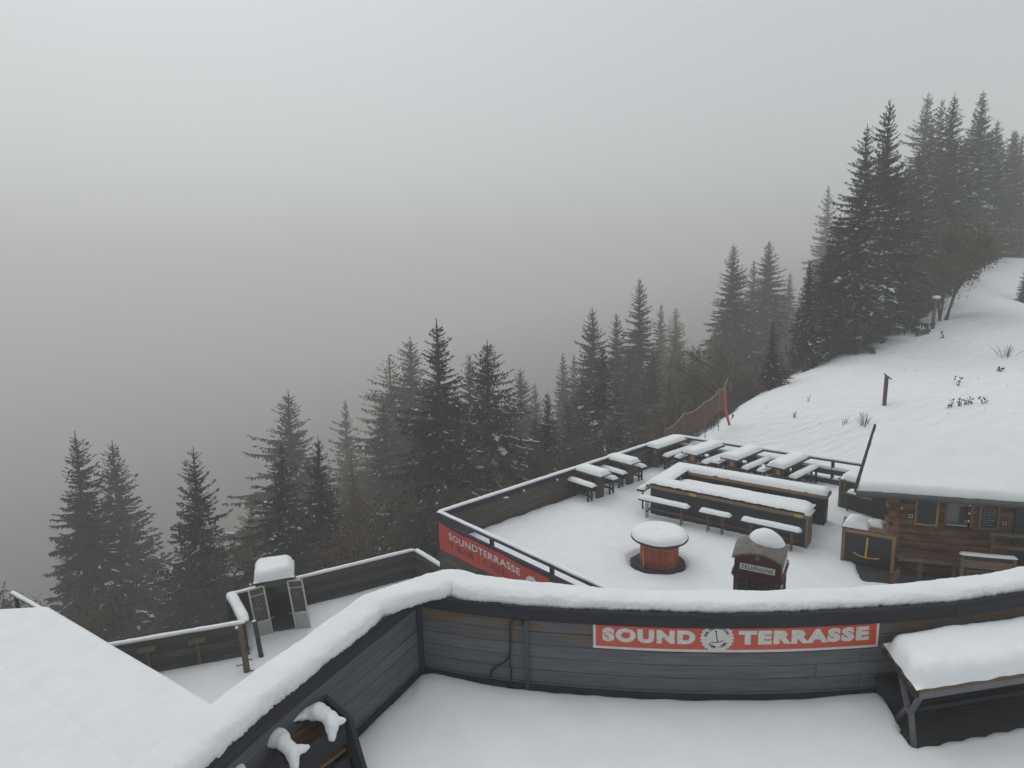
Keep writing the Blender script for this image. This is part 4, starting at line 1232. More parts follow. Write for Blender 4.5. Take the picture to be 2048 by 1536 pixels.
    for p in (a, b_):
        MB().beam(p + V(0, 0, -0.1), p + V(0.03, 0.05, 1.22), 0.08, 0.07, up=(1, 0, 0)).build('post', 'brown_wood', r)
    d = (b_ - a).normalized()
    MB().beam(a - d * 0.06 + V(0.03, 0.05, 1.26), b_ + d * 0.06 + V(0.03, 0.05, 1.26), 0.14, 0.07).build('top_beam', 'brown_wood', r)
    MB().beam(a + V(0.02, 0.03, 0.93), b_ + V(0.02, 0.03, 0.93), 0.03, 0.09).build('cross_bar', 'brown_wood', r)
    MB().beam(a + V(0.01, 0.02, 0.45), b_ + V(0.01, 0.02, 0.45), 0.03, 0.09).build('cross_bar', 'brown_wood', r)
    c = thing('snowy_barrier', 'low grey wooden bench back capped with snow in front of the hut', 'bench', V(11.5, 14.3, 0))
    a, b_ = V(11.02, 14.45, 0), V(12.05, 14.12, 0); d = (b_ - a).normalized(); n_ = V(d.y, -d.x, 0)
    for p in (a, b_):
        MB().beam(p + n_ * 0.12 + V(0, 0, -0.1), p + V(0, 0, 0.80), 0.08, 0.07, up=d).build('post', 'brown_wood', c)
        MB().beam(p - n_ * 0.42 + V(0, 0, -0.1), p - n_ * 0.40 + V(0, 0, 0.42), 0.08, 0.07, up=d).build('post', 'brown_wood', c)
    MB().beam(a - d * 0.04 + V(0, 0, 0.82), b_ + d * 0.04 + V(0, 0, 0.82), 0.12, 0.04).build('top_board', 'dark_wood', c)
    MB().beam(a + n_ * 0.03 + V(0, 0, 0.62), b_ + n_ * 0.03 + V(0, 0, 0.62), 0.03, 0.2).build('back_board', 'brown_wood', c)
    MB().beam(a - n_ * 0.2 + V(0, 0, 0.42), b_ - n_ * 0.2 + V(0, 0, 0.42), 0.42, 0.04).build('seat', 'brown_wood', c)
    snow_strip([a - d * 0.06 + V(0, 0, 0.84), b_ + d * 0.06 + V(0, 0, 0.84)], 0.13, 0.06, 3, 0.012, 9, False, 0.05).build('snow_cap', 'snow', c, smooth=True)
    s_ = thing('pointed_stake', 'dark red pointed stake leaning in the snow before the hut bench', 'stake', V(9.45, 14.62, 0))
    b0 = V(9.42, 14.62, -0.1); tp = V(9.56, 14.55, 0.50)
    MB().tube([b0, b0.lerp(tp, 0.72), tp], [0.075, 0.055, 0.008], 4).build('stake_body', 'booth_red', s_)
    br = thing('red_bin', 'red bin at the dark right end of the hut', 'bin', V(12.72, 14.15, 0))
    MB().cyl(V(12.72, 14.1, -0.1), V(12.72, 14.1, 0.6), 0.22, 0.25, 20).build('body', 'sign_red', br)
    MB().cyl(V(12.72, 14.1, 0.6), V(12.72, 14.1, 0.66), 0.265, 0.25, 20).build('rim', 'booth_red', br)
hut()

# ------------------------------------------------------------------ near terrace furniture and sign
def sign():
    t = thing('terrace_sign', 'long red sign with white frame lettered SOUND TERRASSE on the parapet', 'sign', V(2.6, 6.86, 3.6))
    t0, t1 = PR.near(0.92, 7.08), PR.near(4.34, 6.95)
    z0, z1 = 3.415, 3.805
    def X(s_, z, o=0.0): return PR.at(t0 + s_, 0.03 + o, z)
    L = t1 - t0; cz = (z0 + z1) / 2
    bent_board(PR, t0, t1, z0, z1, 0.012, 0.03, 0.12).build('white_board', 'sign_white', t)
    bent_board(PR, t0 + 0.035, t1 - 0.035, z0 + 0.035, z1 - 0.035, 0.0305, 0.0335, 0.12).build('red_field', 'sign_red', t)
    def put(vs_, fs_, cx, cz_, o, name, m):
        return MB().add([X(cx + x, cz_ + y, o) for x, y in vs_], fs_).build(name, m, t)
    for body, a, b_ in (('SOUND', 0.115, 1.225), ('TERRASSE', 1.735, L - 0.125)):
        vs_, fs_ = fit_text(body, b_ - a, 0.185, 0.07, 1.2)
        put(vs_, fs_, (a + b_) / 2, cz, 0.005, 'lettering', 'sign_white')
    # scratches in the lettering show the red below
    rnd = random.Random(8); sc = MB()
    for i in range(46):
        s_ = rnd.uniform(0.13, L - 0.14)
        if 1.23 < s_ < 1.73: continue
        z = cz + rnd.uniform(-0.085, 0.085); a = rnd.uniform(0, 6.28); l_ = rnd.uniform(0.008, 0.025); w_ = rnd.uniform(0.004, 0.010)
        c, q = math.cos(a), math.sin(a)
        sc.add([X(s_ + c * l_, z + q * l_, 0.0068), X(s_ - q * w_, z + c * w_, 0.0068), X(s_ - c * l_ * 0.7, z - q * l_ * 0.7, 0.0068), X(s_ + q * w_, z - c * w_, 0.0068)], [(0, 1, 2, 3)])
    sc.build('scratches', 'sign_red', t)
    cx = 1.48; n = 144; R_ = 0.182
    ring = [(R_ * (1 + 0.055 * math.cos(24 * 2 * math.pi * k / n)) * math.cos(2 * math.pi * k / n) * 1.07, R_ * (1 + 0.055 * math.cos(24 * 2 * math.pi * k / n)) * math.sin(2 * math.pi * k / n)) for k in range(n)]
    put([(0, 0)] + ring, [(0, 1 + k, 1 + (k + 1) % n) for k in range(n)], cx, cz, 0.009, 'emblem', 'sign_white')
    for body, a0, a1, inw in (('THE OLD STATION', 168, 28, False), ('T-BAR \u2022 CAFE', 222, 325, True)):
        b = MB()
        for vs_, fs_ in arc_text(body, 0.122, 0.046, a0, a1, 0.002, inw):
            b.add([X(cx + x, cz + y, 0.0115) for x, y in vs_], fs_)
        b.build('ring_lettering', 'ink', t)
    for a in (184, 8):
        b = MB()
        x0, y0 = 0.142 * math.cos(math.radians(a)), 0.142 * math.sin(math.radians(a))
        b.add([X(cx + x0 + dx, cz + y0 + dy, 0.0115) for dx, dy in ((-.006, 0), (0, -.006), (.006, 0), (0, .006))], [(0, 1, 2, 3)])
        b.build('ring_dot', 'ink', t)
    b = MB()
    b.add([X(cx + x, cz + y, 0.0115) for x, y in ((-0.022, 0.085), (-0.010, 0.087), (0.012, -0.05), (-0.001, -0.05))], [(0, 1, 2, 3)])
    cr = [(-0.07, -0.064), (-0.02, -0.062), (0.02, -0.058), (0.075, -0.036)]
    for (x0, y0), (x1, y1) in zip(cr, cr[1:]):
        b.add([X(cx + x, cz + y, 0.0118) for x, y in ((x0, y0), (x1, y1), (x1, y1 + 0.010), (x0, y0 + 0.010))], [(0, 1, 2, 3)])
    kn = [(-0.016 + 0.013 * math.cos(a), 0.088 + 0.011 * math.sin(a)) for a in np.linspace(0, 2 * math.pi, 9)[:-1]]
    b.add([X(cx + x, cz + y, 0.0122) for x, y in kn], [tuple(range(8))])
    b.build('emblem_mark', 'ink', t)
sign()

def near_table():
    o = V(4.23, 5.98, 0)
    u_ = V(math.cos(math.radians(9.5)), math.sin(math.radians(9.5)), 0); v_ = V(0.16, 0.987, 0)
    def X(x, y, z): return o + u_ * x + v_ * y + V(0, 0, z)
    t = thing('snowy_table', 'wooden table under a thick slab of snow on the near terrace', 'table', X(1, 0.4, ZN))
    L, D = 2.3, 0.86
    for k in range(5):
        y = D / 5 * (k + 0.5)
        MB().beam(X(0, y, 3.475), X(L, y, 3.475), D / 5 - 0.008, 0.045).build('top_board', 'brown_wood', t, bevel=0.004)
    MB().beam(X(0.03, 0.03, 3.41), X(L - 0.03, 0.03, 3.41), 0.04, 0.08).build('apron', 'grey_steel', t)
    MB().beam(X(0.03, D - 0.03, 3.41), X(L - 0.03, D - 0.03, 3.41), 0.04, 0.08).build('apron', 'grey_steel', t)
    MB().beam(X(0.0, 0.02, 3.42), X(0.0, D - 0.02, 3.42), 0.03, 0.07).build('end_rail', 'dark_wood', t)
    for x in (0.10, L - 0.2):
        for (p, q) in (((0.06, 3.40), (0.26, 3.02)), ((0.26, 3.02), (0.10, 2.62)), ((0.66, 3.40), (0.34, 3.02)), ((0.34, 3.02), (0.62, 2.62))):
            MB().beam(X(x, p[0], p[1]), X(x, q[0], q[1]), 0.045, 0.05, up=u_).build('leg', 'grey_steel', t, bevel=0.004)
        MB().beam(X(x, 0.24, 3.02), X(x, 0.36, 3.02), 0.05, 0.06).build('leg_joint', 'grey_steel', t)
    MB().beam(X(0.1, 0.3, 3.02), X(L - 0.2, 0.3, 3.02), 0.04, 0.05).build('stretcher', 'dark_wood', t)
    snow_patch(lambda x, y, h: X(x - 0.015, y - 0.005, 3.50 + h), L + 0.03, D + 0.01, 0.20, 0.22, 0.06, 6.6, 0.016).build('snow_slab', 'snow', t, smooth=True)
    b = thing('dark_box_bench', 'dark storage bench standing in the gap behind the snowy table', 'bench', V(4.9, 6.75, ZN))
    MB().beam(V(4.35, 6.72, 2.84), V(6.4, 7.08, 2.84), 0.24, 0.36).build('body', 'dark_wood', b)
    MB().beam(V(4.32, 6.70, 3.035), V(6.4, 7.06, 3.035), 0.28, 0.03).build('lid', 'dark_wood', b)
    bb = MB()
near_table()

def pallet_bench():
    t = thing('pallet_bench', 'dark stained pallet bench leaning at the left parapet with lumps of snow', 'bench', V(-2.2, 5.6, ZN))
    d = (V(-1.85, 5.85, 0) - V(-2.31, 5.22, 0)).normalized()       # along the wall, away from the viewer
    n = V(d.y, -d.x, 0)                                            # away from the wall
    o = V(-1.86, 5.83, 0)
    def X(s_, q, z): return o - d * s_ + n * q + V(0, 0, z)
    L = 2.1
    MB().beam(X(0.0, 0.0, 3.33), X(L, 0.0, 3.33), 0.05, 0.24).build('front_board', 'dark_wood', t, bevel=0.006)
    MB().beam(X(0.0, 0.03, 2.98), X(L, 0.03, 2.98), 0.05, 0.16).build('lower_board', 'dark_wood', t, bevel=0.006)
    MB().beam(X(-0.02, -0.34, 3.52), X(L, -0.34, 3.52), 0.035, 0.05).build('back_rail', 'dark_wood', t)
    MB().beam(X(0, -0.30, 3.2), X(L, -0.30, 3.2), 0.03, 0.42).build('back_board', 'log_wood', t)
    MB().beam(X(0, -0.15, 3.12), X(L, -0.15, 3.12), 0.3, 0.03).build('inner_shelf', 'log_wood', t)
    MB().prism([X(-0.03, -0.36, 3.56), X(-0.03, 0.04, 3.46), X(-0.03, 0.26, 2.82), X(-0.03, -0.36, 2.82)], d * 0.05).build('end_panel', 'dark_wood', t)
    MB().beam(X(0.05, 0.24, 2.86), X(L, 0.24, 2.86), 0.30, 0.05).build('seat', 'dark_wood', t)
    for s_ in (0.16, 0.62, 1.1):
        MB().beam(X(s_, -0.33, 3.5), X(s_, 0.0, 3.43), 0.06, 0.04).build('cross_slat', 'dark_wood', t)
    # snow lumps with tails, on the slats
    for s_, seed in ((0.14, 1.0), (0.60, 4.0), (1.08, 7.0)):
        b = MB()
        rl = random.Random(int(seed * 5))
        for (ds, q, z, r) in ((0.0, -0.24, 3.555, (0.10, 0.095, 0.075)), (0.0, -0.15, 3.56, (0.075, 0.085, 0.06)), (0.0, -0.06, 3.54, (0.07, 0.08, 0.06)), (0.02, 0.01, 3.50, (0.075, 0.07, 0.07)), (0.04, 0.045, 3.43, (0.055, 0.05, 0.075)), (-0.07, 0.0, 3.49, (0.075, 0.045, 0.04)), (-0.12, 0.02, 3.48, (0.045, 0.035, 0.03)), (0.06, -0.29, 3.55, (0.09, 0.06, 0.055)), (0.14, -0.325, 3.545, (0.09, 0.045, 0.04))):
            r = tuple(x * rl.uniform(0.85, 1.2) for x in r); ds += rl.uniform(-.015, .015)
            g = blob(X(s_ + ds, q, z), r, seed + ds * 9 + q, 14, 9, 0.3)
            b.add(g.v, g.f)
        b.tube(resample([X(s_ + 0.10, -0.33, 3.55), X(s_ + 0.22, -0.34, 3.548), X(s_ + 0.40, -0.34, 3.545)], 0.05), [0.04] * 3 + [0.03] * 2 + [0.016], 8) if False else None
        b.tube([X(s_ + 0.08, -0.32, 3.55), X(s_ + 0.2, -0.335, 3.552), X(s_ + 0.36, -0.34, 3.545)], [0.045, 0.03, 0.012], 8)
        o_ = b.build('snow_lump', 'snow', t, smooth=True)
        rm = o_.modifiers.new('remesh', 'REMESH'); rm.mode, rm.voxel_size, rm.use_smooth_shade = 'VOXEL', 0.014, True
        sm = o_.modifiers.new('smooth', 'SMOOTH'); sm.factor, sm.iterations = 0.6, 14
    snow_strip([X(0.12, 0.22, 2.885), X(0.6, 0.22, 2.885)], 0.17, 0.10, 9, 0.02, 11, False, 0.04).build('snow_lump', 'snow', t, smooth=True)
pallet_bench()

# ------------------------------------------------------------------ lower terrace, gondola, roof at the left
def lower_terrace():
    zl = -2.3
    A0, A1 = V(-13.5, 14.3, zl), V(-7.63, 16.04, zl)
    J1 = V(-8.72, 17.62, zl); B1 = V(-3.54, 20.4, zl); C1 = V(-2.35, 18.95, zl)
    poly = [A0, A1, J1, B1, C1, V(-2.1, 17.7, zl), V(4.2, 10.4, zl), V(2.0, 7.4, zl), V(-1.4, 7.9, zl), V(-4, 8.4, zl), V(-12, 10, zl)]
    # triangulated sheet with a fine interior so that drifts read
    def inside(x, y):
        c = False; n = len(poly)
        for i in range(n):
            p, q = poly[i], poly[(i + 1) % n]
            if (p.y > y) != (q.y > y) and x < (q.x - p.x) * (y - p.y) / (q.y - p.y) + p.x: c = not c
        return c
    pts = [(p.x, p.y) for p in poly]; n0 = len(pts)
    edges = [(i, (i + 1) % n0) for i in range(n0)]
    inner = [(x + random.uniform(-.03, .03), y + random.uniform(-.03, .03)) for x in np.arange(-13, 4, 0.22) for y in np.arange(7.6, 20.4, 0.22)]
    fence = [(A0, A1), (A1, J1), (J1, B1), (B1, C1)]
    def fd(x, y):
        m = 9.0
        for p, q in fence:
            d = q - p; t_ = max(0, min(1, ((x - p.x) * d.x + (y - p.y) * d.y) / (d.x ** 2 + d.y ** 2)))
            m = min(m, math.hypot(x - p.x - d.x * t_, y - p.y - d.y * t_))
        return m
    inner = [p for p in inner if inside(*p) and fd(*p) > 0.06]
    res = delaunay_2d_cdt([Vector(p) for p in pts + inner], edges, [list(range(n0))], 1, 1e-5)
    vs_ = []
    for v in res[0]:
        d = fd(v.x, v.y)
        z = zl + 0.03 * n3(v.x * 0.8, v.y * 0.8, 5) + 0.08 * sst(0.02, 0.3, d) * (1 - sst(0.4, 1.4, d)) - 0.06 * (1 - sst(0, 0.12, d))
        vs_.append((v.x, v.y, z))
    b = MB().add(vs_, [tuple(f) for f in res[2]])
    tag(b.build('lower_terrace_snow', 'snow_flat', smooth=True), 'snow sheet on the lower terrace by the old cabin', kind='structure')
    b = MB().prism([p + V(0, 0, -0.35) for p in poly], (0, 0, 0.25)); k = b.build('lower_terrace_deck', 'deck'); k['kind'] = 'structure'
    t = thing('lower_fence', 'dark plank fence with snowy rail around the lower terrace', 'fence', V(-6, 17, zl))
    for (p, q) in fence:
        d = (q - p).normalized()
        for i in range(5):
            z = 0.0 + i * 0.2
            MB().beam(p + d * 0.01 + V(0, 0, z), q - d * 0.01 + V(0, 0, z), 0.04, 0.19).build('plank', 'dark_wood' if i % 2 else 'fence_wood', t)
        MB().beam(p + V(0, 0, 0.93), q + V(0, 0, 0.93), 0.14, 0.05).build('top_rail', 'rail_wood', t)
        for f_ in (0.02, 0.5, 0.98):
            c = p.lerp(q, f_); o = V(-d.y, d.x, 0) * 0.08
            MB().beam(c + o + V(0, 0, -2.5), c + o + V(0, 0, 0.92), 0.1, 0.1).build('post', 'dark_wood', t)
    snow_strip([A0 + V(0, 0, 0.955), A1 + V(0, 0, 0.955)], 0.15, 0.075, 3, 0.01, 9).build('snow_cap', 'snow', t, smooth=True)
    snow_strip([A1 + V(0, 0, 0.955), J1 + V(0, 0, 0.955)], 0.30, 0.17, 5, 0.015, 11).build('snow_cap', 'snow', t, smooth=True)
    snow_strip([J1 + V(0, 0, 0.955), B1 + V(0, 0, 0.955)], 0.15, 0.075, 3, 0.01, 9).build('snow_cap', 'snow', t, smooth=True)
    snow_strip([B1 + V(0, 0, 0.955), C1 + V(0, 0, 0.955)], 0.15, 0.085, 3, 0.01, 9).build('snow_cap', 'snow', t, smooth=True)
    # small T shaped stands at the fence
    dn = V(0.29, -0.957, 0)
    for f_, w_ in ((0.60, 'nearer the roof corner'), (0.80, 'nearer the log post')):
        c = A0.lerp(A1, f_) + dn * 0.12; d = (A1 - A0).normalized()
        s_ = thing('standing_shelf', 'small brown T shaped standing shelf at the lower fence, ' + w_, 'shelf', c, 'standing shelves at the lower fence')
        MB().beam(c + V(0, 0, -0.1), c + V(0, 0, 0.68), 0.12, 0.06, up=d).build('upright', 'brown_wood', s_)
        MB().beam(c - d * 0.22 + V(0, 0, 0.72), c + d * 0.22 + V(0, 0, 0.72), 0.2, 0.07).build('shelf_board', 'brown_wood', s_)
    # log post with pegs
    lp = thing('log_post', 'rough log post with forked pegs standing by the lower fence corner', 'post', V(-7.32, 15.2, zl))
    b0, t0 = V(-7.30, 15.15, zl - 0.1), V(-7.50, 15.42, zl + 1.22)
    MB().tube([b0, b0.lerp(t0, 0.5) + V(0.015, 0, 0), t0], [0.085, 0.08, 0.07], 10).build('trunk', 'brown_wood', lp, smooth=True)
    for k in range(9):
        f_ = 0.03 + 0.11 * k; c = b0.lerp(t0, f_); sg = 1 if k % 2 else -1
        p = c + V(sg * 0.08, -0.03, 0); q = c + V(sg * 0.17, -0.05, -0.02)
        b = MB(); b.tube([p - V(sg * 0.05, 0, 0), q], 0.015, 5); b.tube([q, q + V(sg * 0.06, 0, 0.05)], 0.009, 5); b.tube([q, q + V(sg * 0.06, 0, -0.03)], 0.009, 5)
        b.build('peg', 'dark_wood', lp)
    for f_ in (0.97,):
        blob(b0.lerp(t0, f_) + V(-0.11 + 0.06 * f_, -0.05, 0.02), (0.05, 0.04, 0.04), f_ * 7, 8, 6).build('snow_lump', 'snow', lp, smooth=True)
    dp = thing('dark_stump_post', 'short dark post between the log post and the cabin door', 'post', V(-7.15, 15.75, zl))
    MB().tube([V(-7.14, 15.75, zl - 0.1), V(-7.34, 15.98, zl + 1.0)], [0.07, 0.06], 8).build('trunk', 'bark', dp, smooth=True)
    blob(V(-7.36, 16.0, zl + 1.0), (0.06, 0.06, 0.035), 2, 8, 6).build('snow_lump', 'snow', dp, smooth=True)

    # old lift cabin with open doors
    d = V(0.946, 0.325, 0); n = V(0.325, -0.946, 0)               # along the doors, towards the viewer
    o = V(-7.42, 16.98, zl)
    lean = V(-0.085, 0.0, 1.0)
    def X(s_, q, z): return o + d * s_ + n * q + lean * z
    g = thing('lift_cabin', 'old ski lift cabin with two open glazed doors and a pillow of snow', 'lift cabin', X(0.4, -0.5, 0))
    Wd, Dp, Hh = 0.86, 1.05, 1.62
    MB().prism([X(-0.1, 0, 0.02), X(Wd + 0.1, 0, 0.02), X(Wd + 0.1, -Dp, 0.02), X(-0.1, -Dp, 0.02)], (0, 0, 0.06)).build('floor', 'dark_hull', g)
    MB().prism([X(-0.1, -Dp, 0.08), X(Wd + 0.1, -Dp, 0.08), X(Wd + 0.1, -Dp, Hh), X(-0.1, -Dp, Hh)], n * 0.04).build('rear_wall', 'dark_hull', g)
    MB().prism([X(0.02, -Dp + 0.05, 0.75), X(Wd - 0.02, -Dp + 0.05, 0.75), X(Wd - 0.02, -Dp + 0.05, 1.35), X(0.02, -Dp + 0.05, 1.35)], n * 0.01).build('rear_window', 'glass_dark', g)
    for s_ in (-0.1, Wd + 0.06):
        MB().prism([X(s_, 0, 0.08), X(s_, -Dp, 0.08), X(s_, -Dp, Hh), X(s_, 0, Hh)], d * 0.04).build('side_wall', 'dark_hull', g)
    MB().prism([X(-0.08, 0.0, 1.45), X(Wd + 0.08, 0.0, 1.45), X(Wd + 0.08, 0.0, Hh), X(-0.08, 0.0, Hh)], n * -0.04).build('header', 'dark_hull', g)
    MB().prism([X(0.05, -Dp + 0.08, 0.40), X(Wd - 0.05, -Dp + 0.08, 0.40), X(Wd - 0.05, -Dp + 0.42, 0.40), X(0.05, -Dp + 0.42, 0.40)], (0, 0, 0.06)).build('seat', 'dark_wood', g)
    b = MB()
    def rf(u, v):
        x, y = 2 * u - 1, 2 * v - 1
        return X(-0.14 + u * (Wd + 0.28), 0.08 - v * (Dp + 0.16), Hh + 0.02 + 0.09 * (1 - abs(x) ** 3) * (1 - abs(y) ** 3))
    b.grid(11, 11, rf); b.build('roof', 'dark_hull', g, smooth=True)
    snow_patch(lambda u, v, h: X(-0.13 + u, 0.09 - (Dp + 0.14) + v, Hh + 0.06 + h), Wd + 0.26, Dp + 0.14, 0.32, 0.24, 0.09, 4.4, 0.014).build('snow_cap', 'snow', g, smooth=True)
    for s0, lab in ((-0.28, 'left'), (0.78, 'right')):
        def D(s_, z, q=0.06): return X(s0 + s_, q + (0.12 - 0.25 * s_ if lab == 'left' else -0.03 + 0.2 * s_), z)
        w_ = 0.40; zb, zt = (-0.06 if lab == 'left' else -0.04), 1.56
        dr = MB().prism([D(0.03, zb + 0.03), D(w_ - 0.03, zb + 0.03), D(w_ - 0.03, zb + 0.56), D(0.03, zb + 0.56)], n * -0.025).build('door', 'panel_grey', g)
        for (p, q) in (((0.0, zb), (0.0, zt)), ((w_, zb), (w_, zt))):
            MB().beam(D(*p), D(*q), 0.045, 0.04, up=n).build('door_frame', 'aluminium', dr)
        for z in (zt, zt - 0.22, zb + 0.56, zb + 0.01):
            MB().beam(D(0.022, z), D(w_ - 0.022, z), 0.035, 0.04 if z != zt - 0.22 else 0.02).build('door_frame', 'aluminium', dr)
        MB().prism([D(0.03, zb + 0.6), D(w_ - 0.03, zb + 0.6), D(w_ - 0.03, zt - 0.02), D(0.03, zt - 0.02)], n * -0.008).build('door_glass', 'glass_dark', dr)
        b = MB(); rnd = random.Random(3 if lab == 'left' else 11)
        for i in range(7 if lab == 'left' else 4):
            a = (rnd.uniform(0.08, 0.28), zb + rnd.uniform(0.95, 1.25)); an = rnd.uniform(0, 3.1); l_ = rnd.uniform(0.04, 0.09)
            b.beam(D(a[0] - math.cos(an) * l_, a[1] - math.sin(an) * l_, 0.065), D(a[0] + math.cos(an) * l_, a[1] + math.sin(an) * l_, 0.065), 0.003, 0.014, up=n)
        b.build('sticker', 'panel_grey', dr)

    # railing peeping out beyond the roof
    r = thing('handrail', 'short snow topped handrail peeping out beyond the big white roof', 'handrail', V(-14.2, 16.9, -2))
    MB().beam(V(-15.3, 17.55, -1.04), V(-13.3, 16.3, -1.04), 0.09, 0.05).build('rail', 'rail_wood', r)
    for p in (V(-15.0, 17.36, 0), V(-13.7, 16.55, 0)):
        MB().beam(p + V(0, 0, -6), p + V(0, 0, -1.07), 0.08, 0.08).build('post', 'dark_wood', r)
    snow_strip([V(-15.3, 17.55, -1.015), V(-13.3, 16.3, -1.015)], 0.12, 0.07, 3, 0.01, 9).build('snow_cap', 'snow', r, smooth=True)

    # the big roof in the lower left corner
    hb = thing('white_roof_building', 'building with one broad smooth snow covered roof below the parapet', 'building', V(-9, 11, -4))
    P00, P10, P11, P01 = V(-11.9, 14.71, -0.22), V(-3.9, 9.5, -0.22), V(-3.9, 3.0, 0.5), V(-19, 5.0, 0.5)
    P01b = V(-20, 14.2, -0.22)
    MB().prism([P00, P10, V(-3.9, 3, -0.22), V(-20, 3, -0.22), P01b], (0, 0, 0.12)).build('roof', 'dark_wood', hb)
    MB().prism([p + V(0.5, -0.4, 0) for p in (V(-12.1, 14.3, -9), V(-4.6, 9.4, -9), V(-4.6, 3.4, -9), V(-19, 3.4, -9), V(-19, 13.8, -9))], (0, 0, 8.75)).build('wall', 'concrete', hb)
    # verge flashing and two snow fields meeting at a faint seam
    MB().beam(P00 + V(0, 0, 0.0), P10 + V(0, 0, 0.0), 0.06, 0.2).build('verge_board', 'dark_wood', hb)
    e = (P10 - P00).normalized(); q_ = V(e.y, -e.x, 0)             # q_: away from the verge
    if q_.y > 0: q_ = -q_
    Le = (P10 - P00).length
    back = (P01b - P00).normalized(); 
    b = MB()
    dv = (P10 - P00); slope = dv.y / dv.x; sl2 = (P01b.y - P00.y) / (P01b.x - P00.x)
    def f(u, v):
        x = -20 + 16.35 * u
        yt = P00.y + (slope if x > P00.x else sl2) * (x - P00.x)
        y = 3.0 + (yt - 3.0) * (1 - (1 - v) ** 1.6)
        ee = min((yt - y) * 0.84, 9)
        h = 0.22 * math.sqrt(max(0, 1 - (1 - min(1, ee / 0.2)) ** 2))
        # faint seam parallel to the verge where two roof panels meet
        w_ = (yt - y) * 0.84
        seam = 0.02 * math.exp(-((w_ - 1.72 - 0.04 * n3(x * 0.9, 0, 0)) / 0.035) ** 2)
        return V(x, y, -0.10 + h - seam + 0.02 * n3(x * 0.7, y * 0.7, 3))
    b.grid(220, 220, f)
    b.build('roof_snow', 'snow', hb, smooth=True)
lower_terrace()

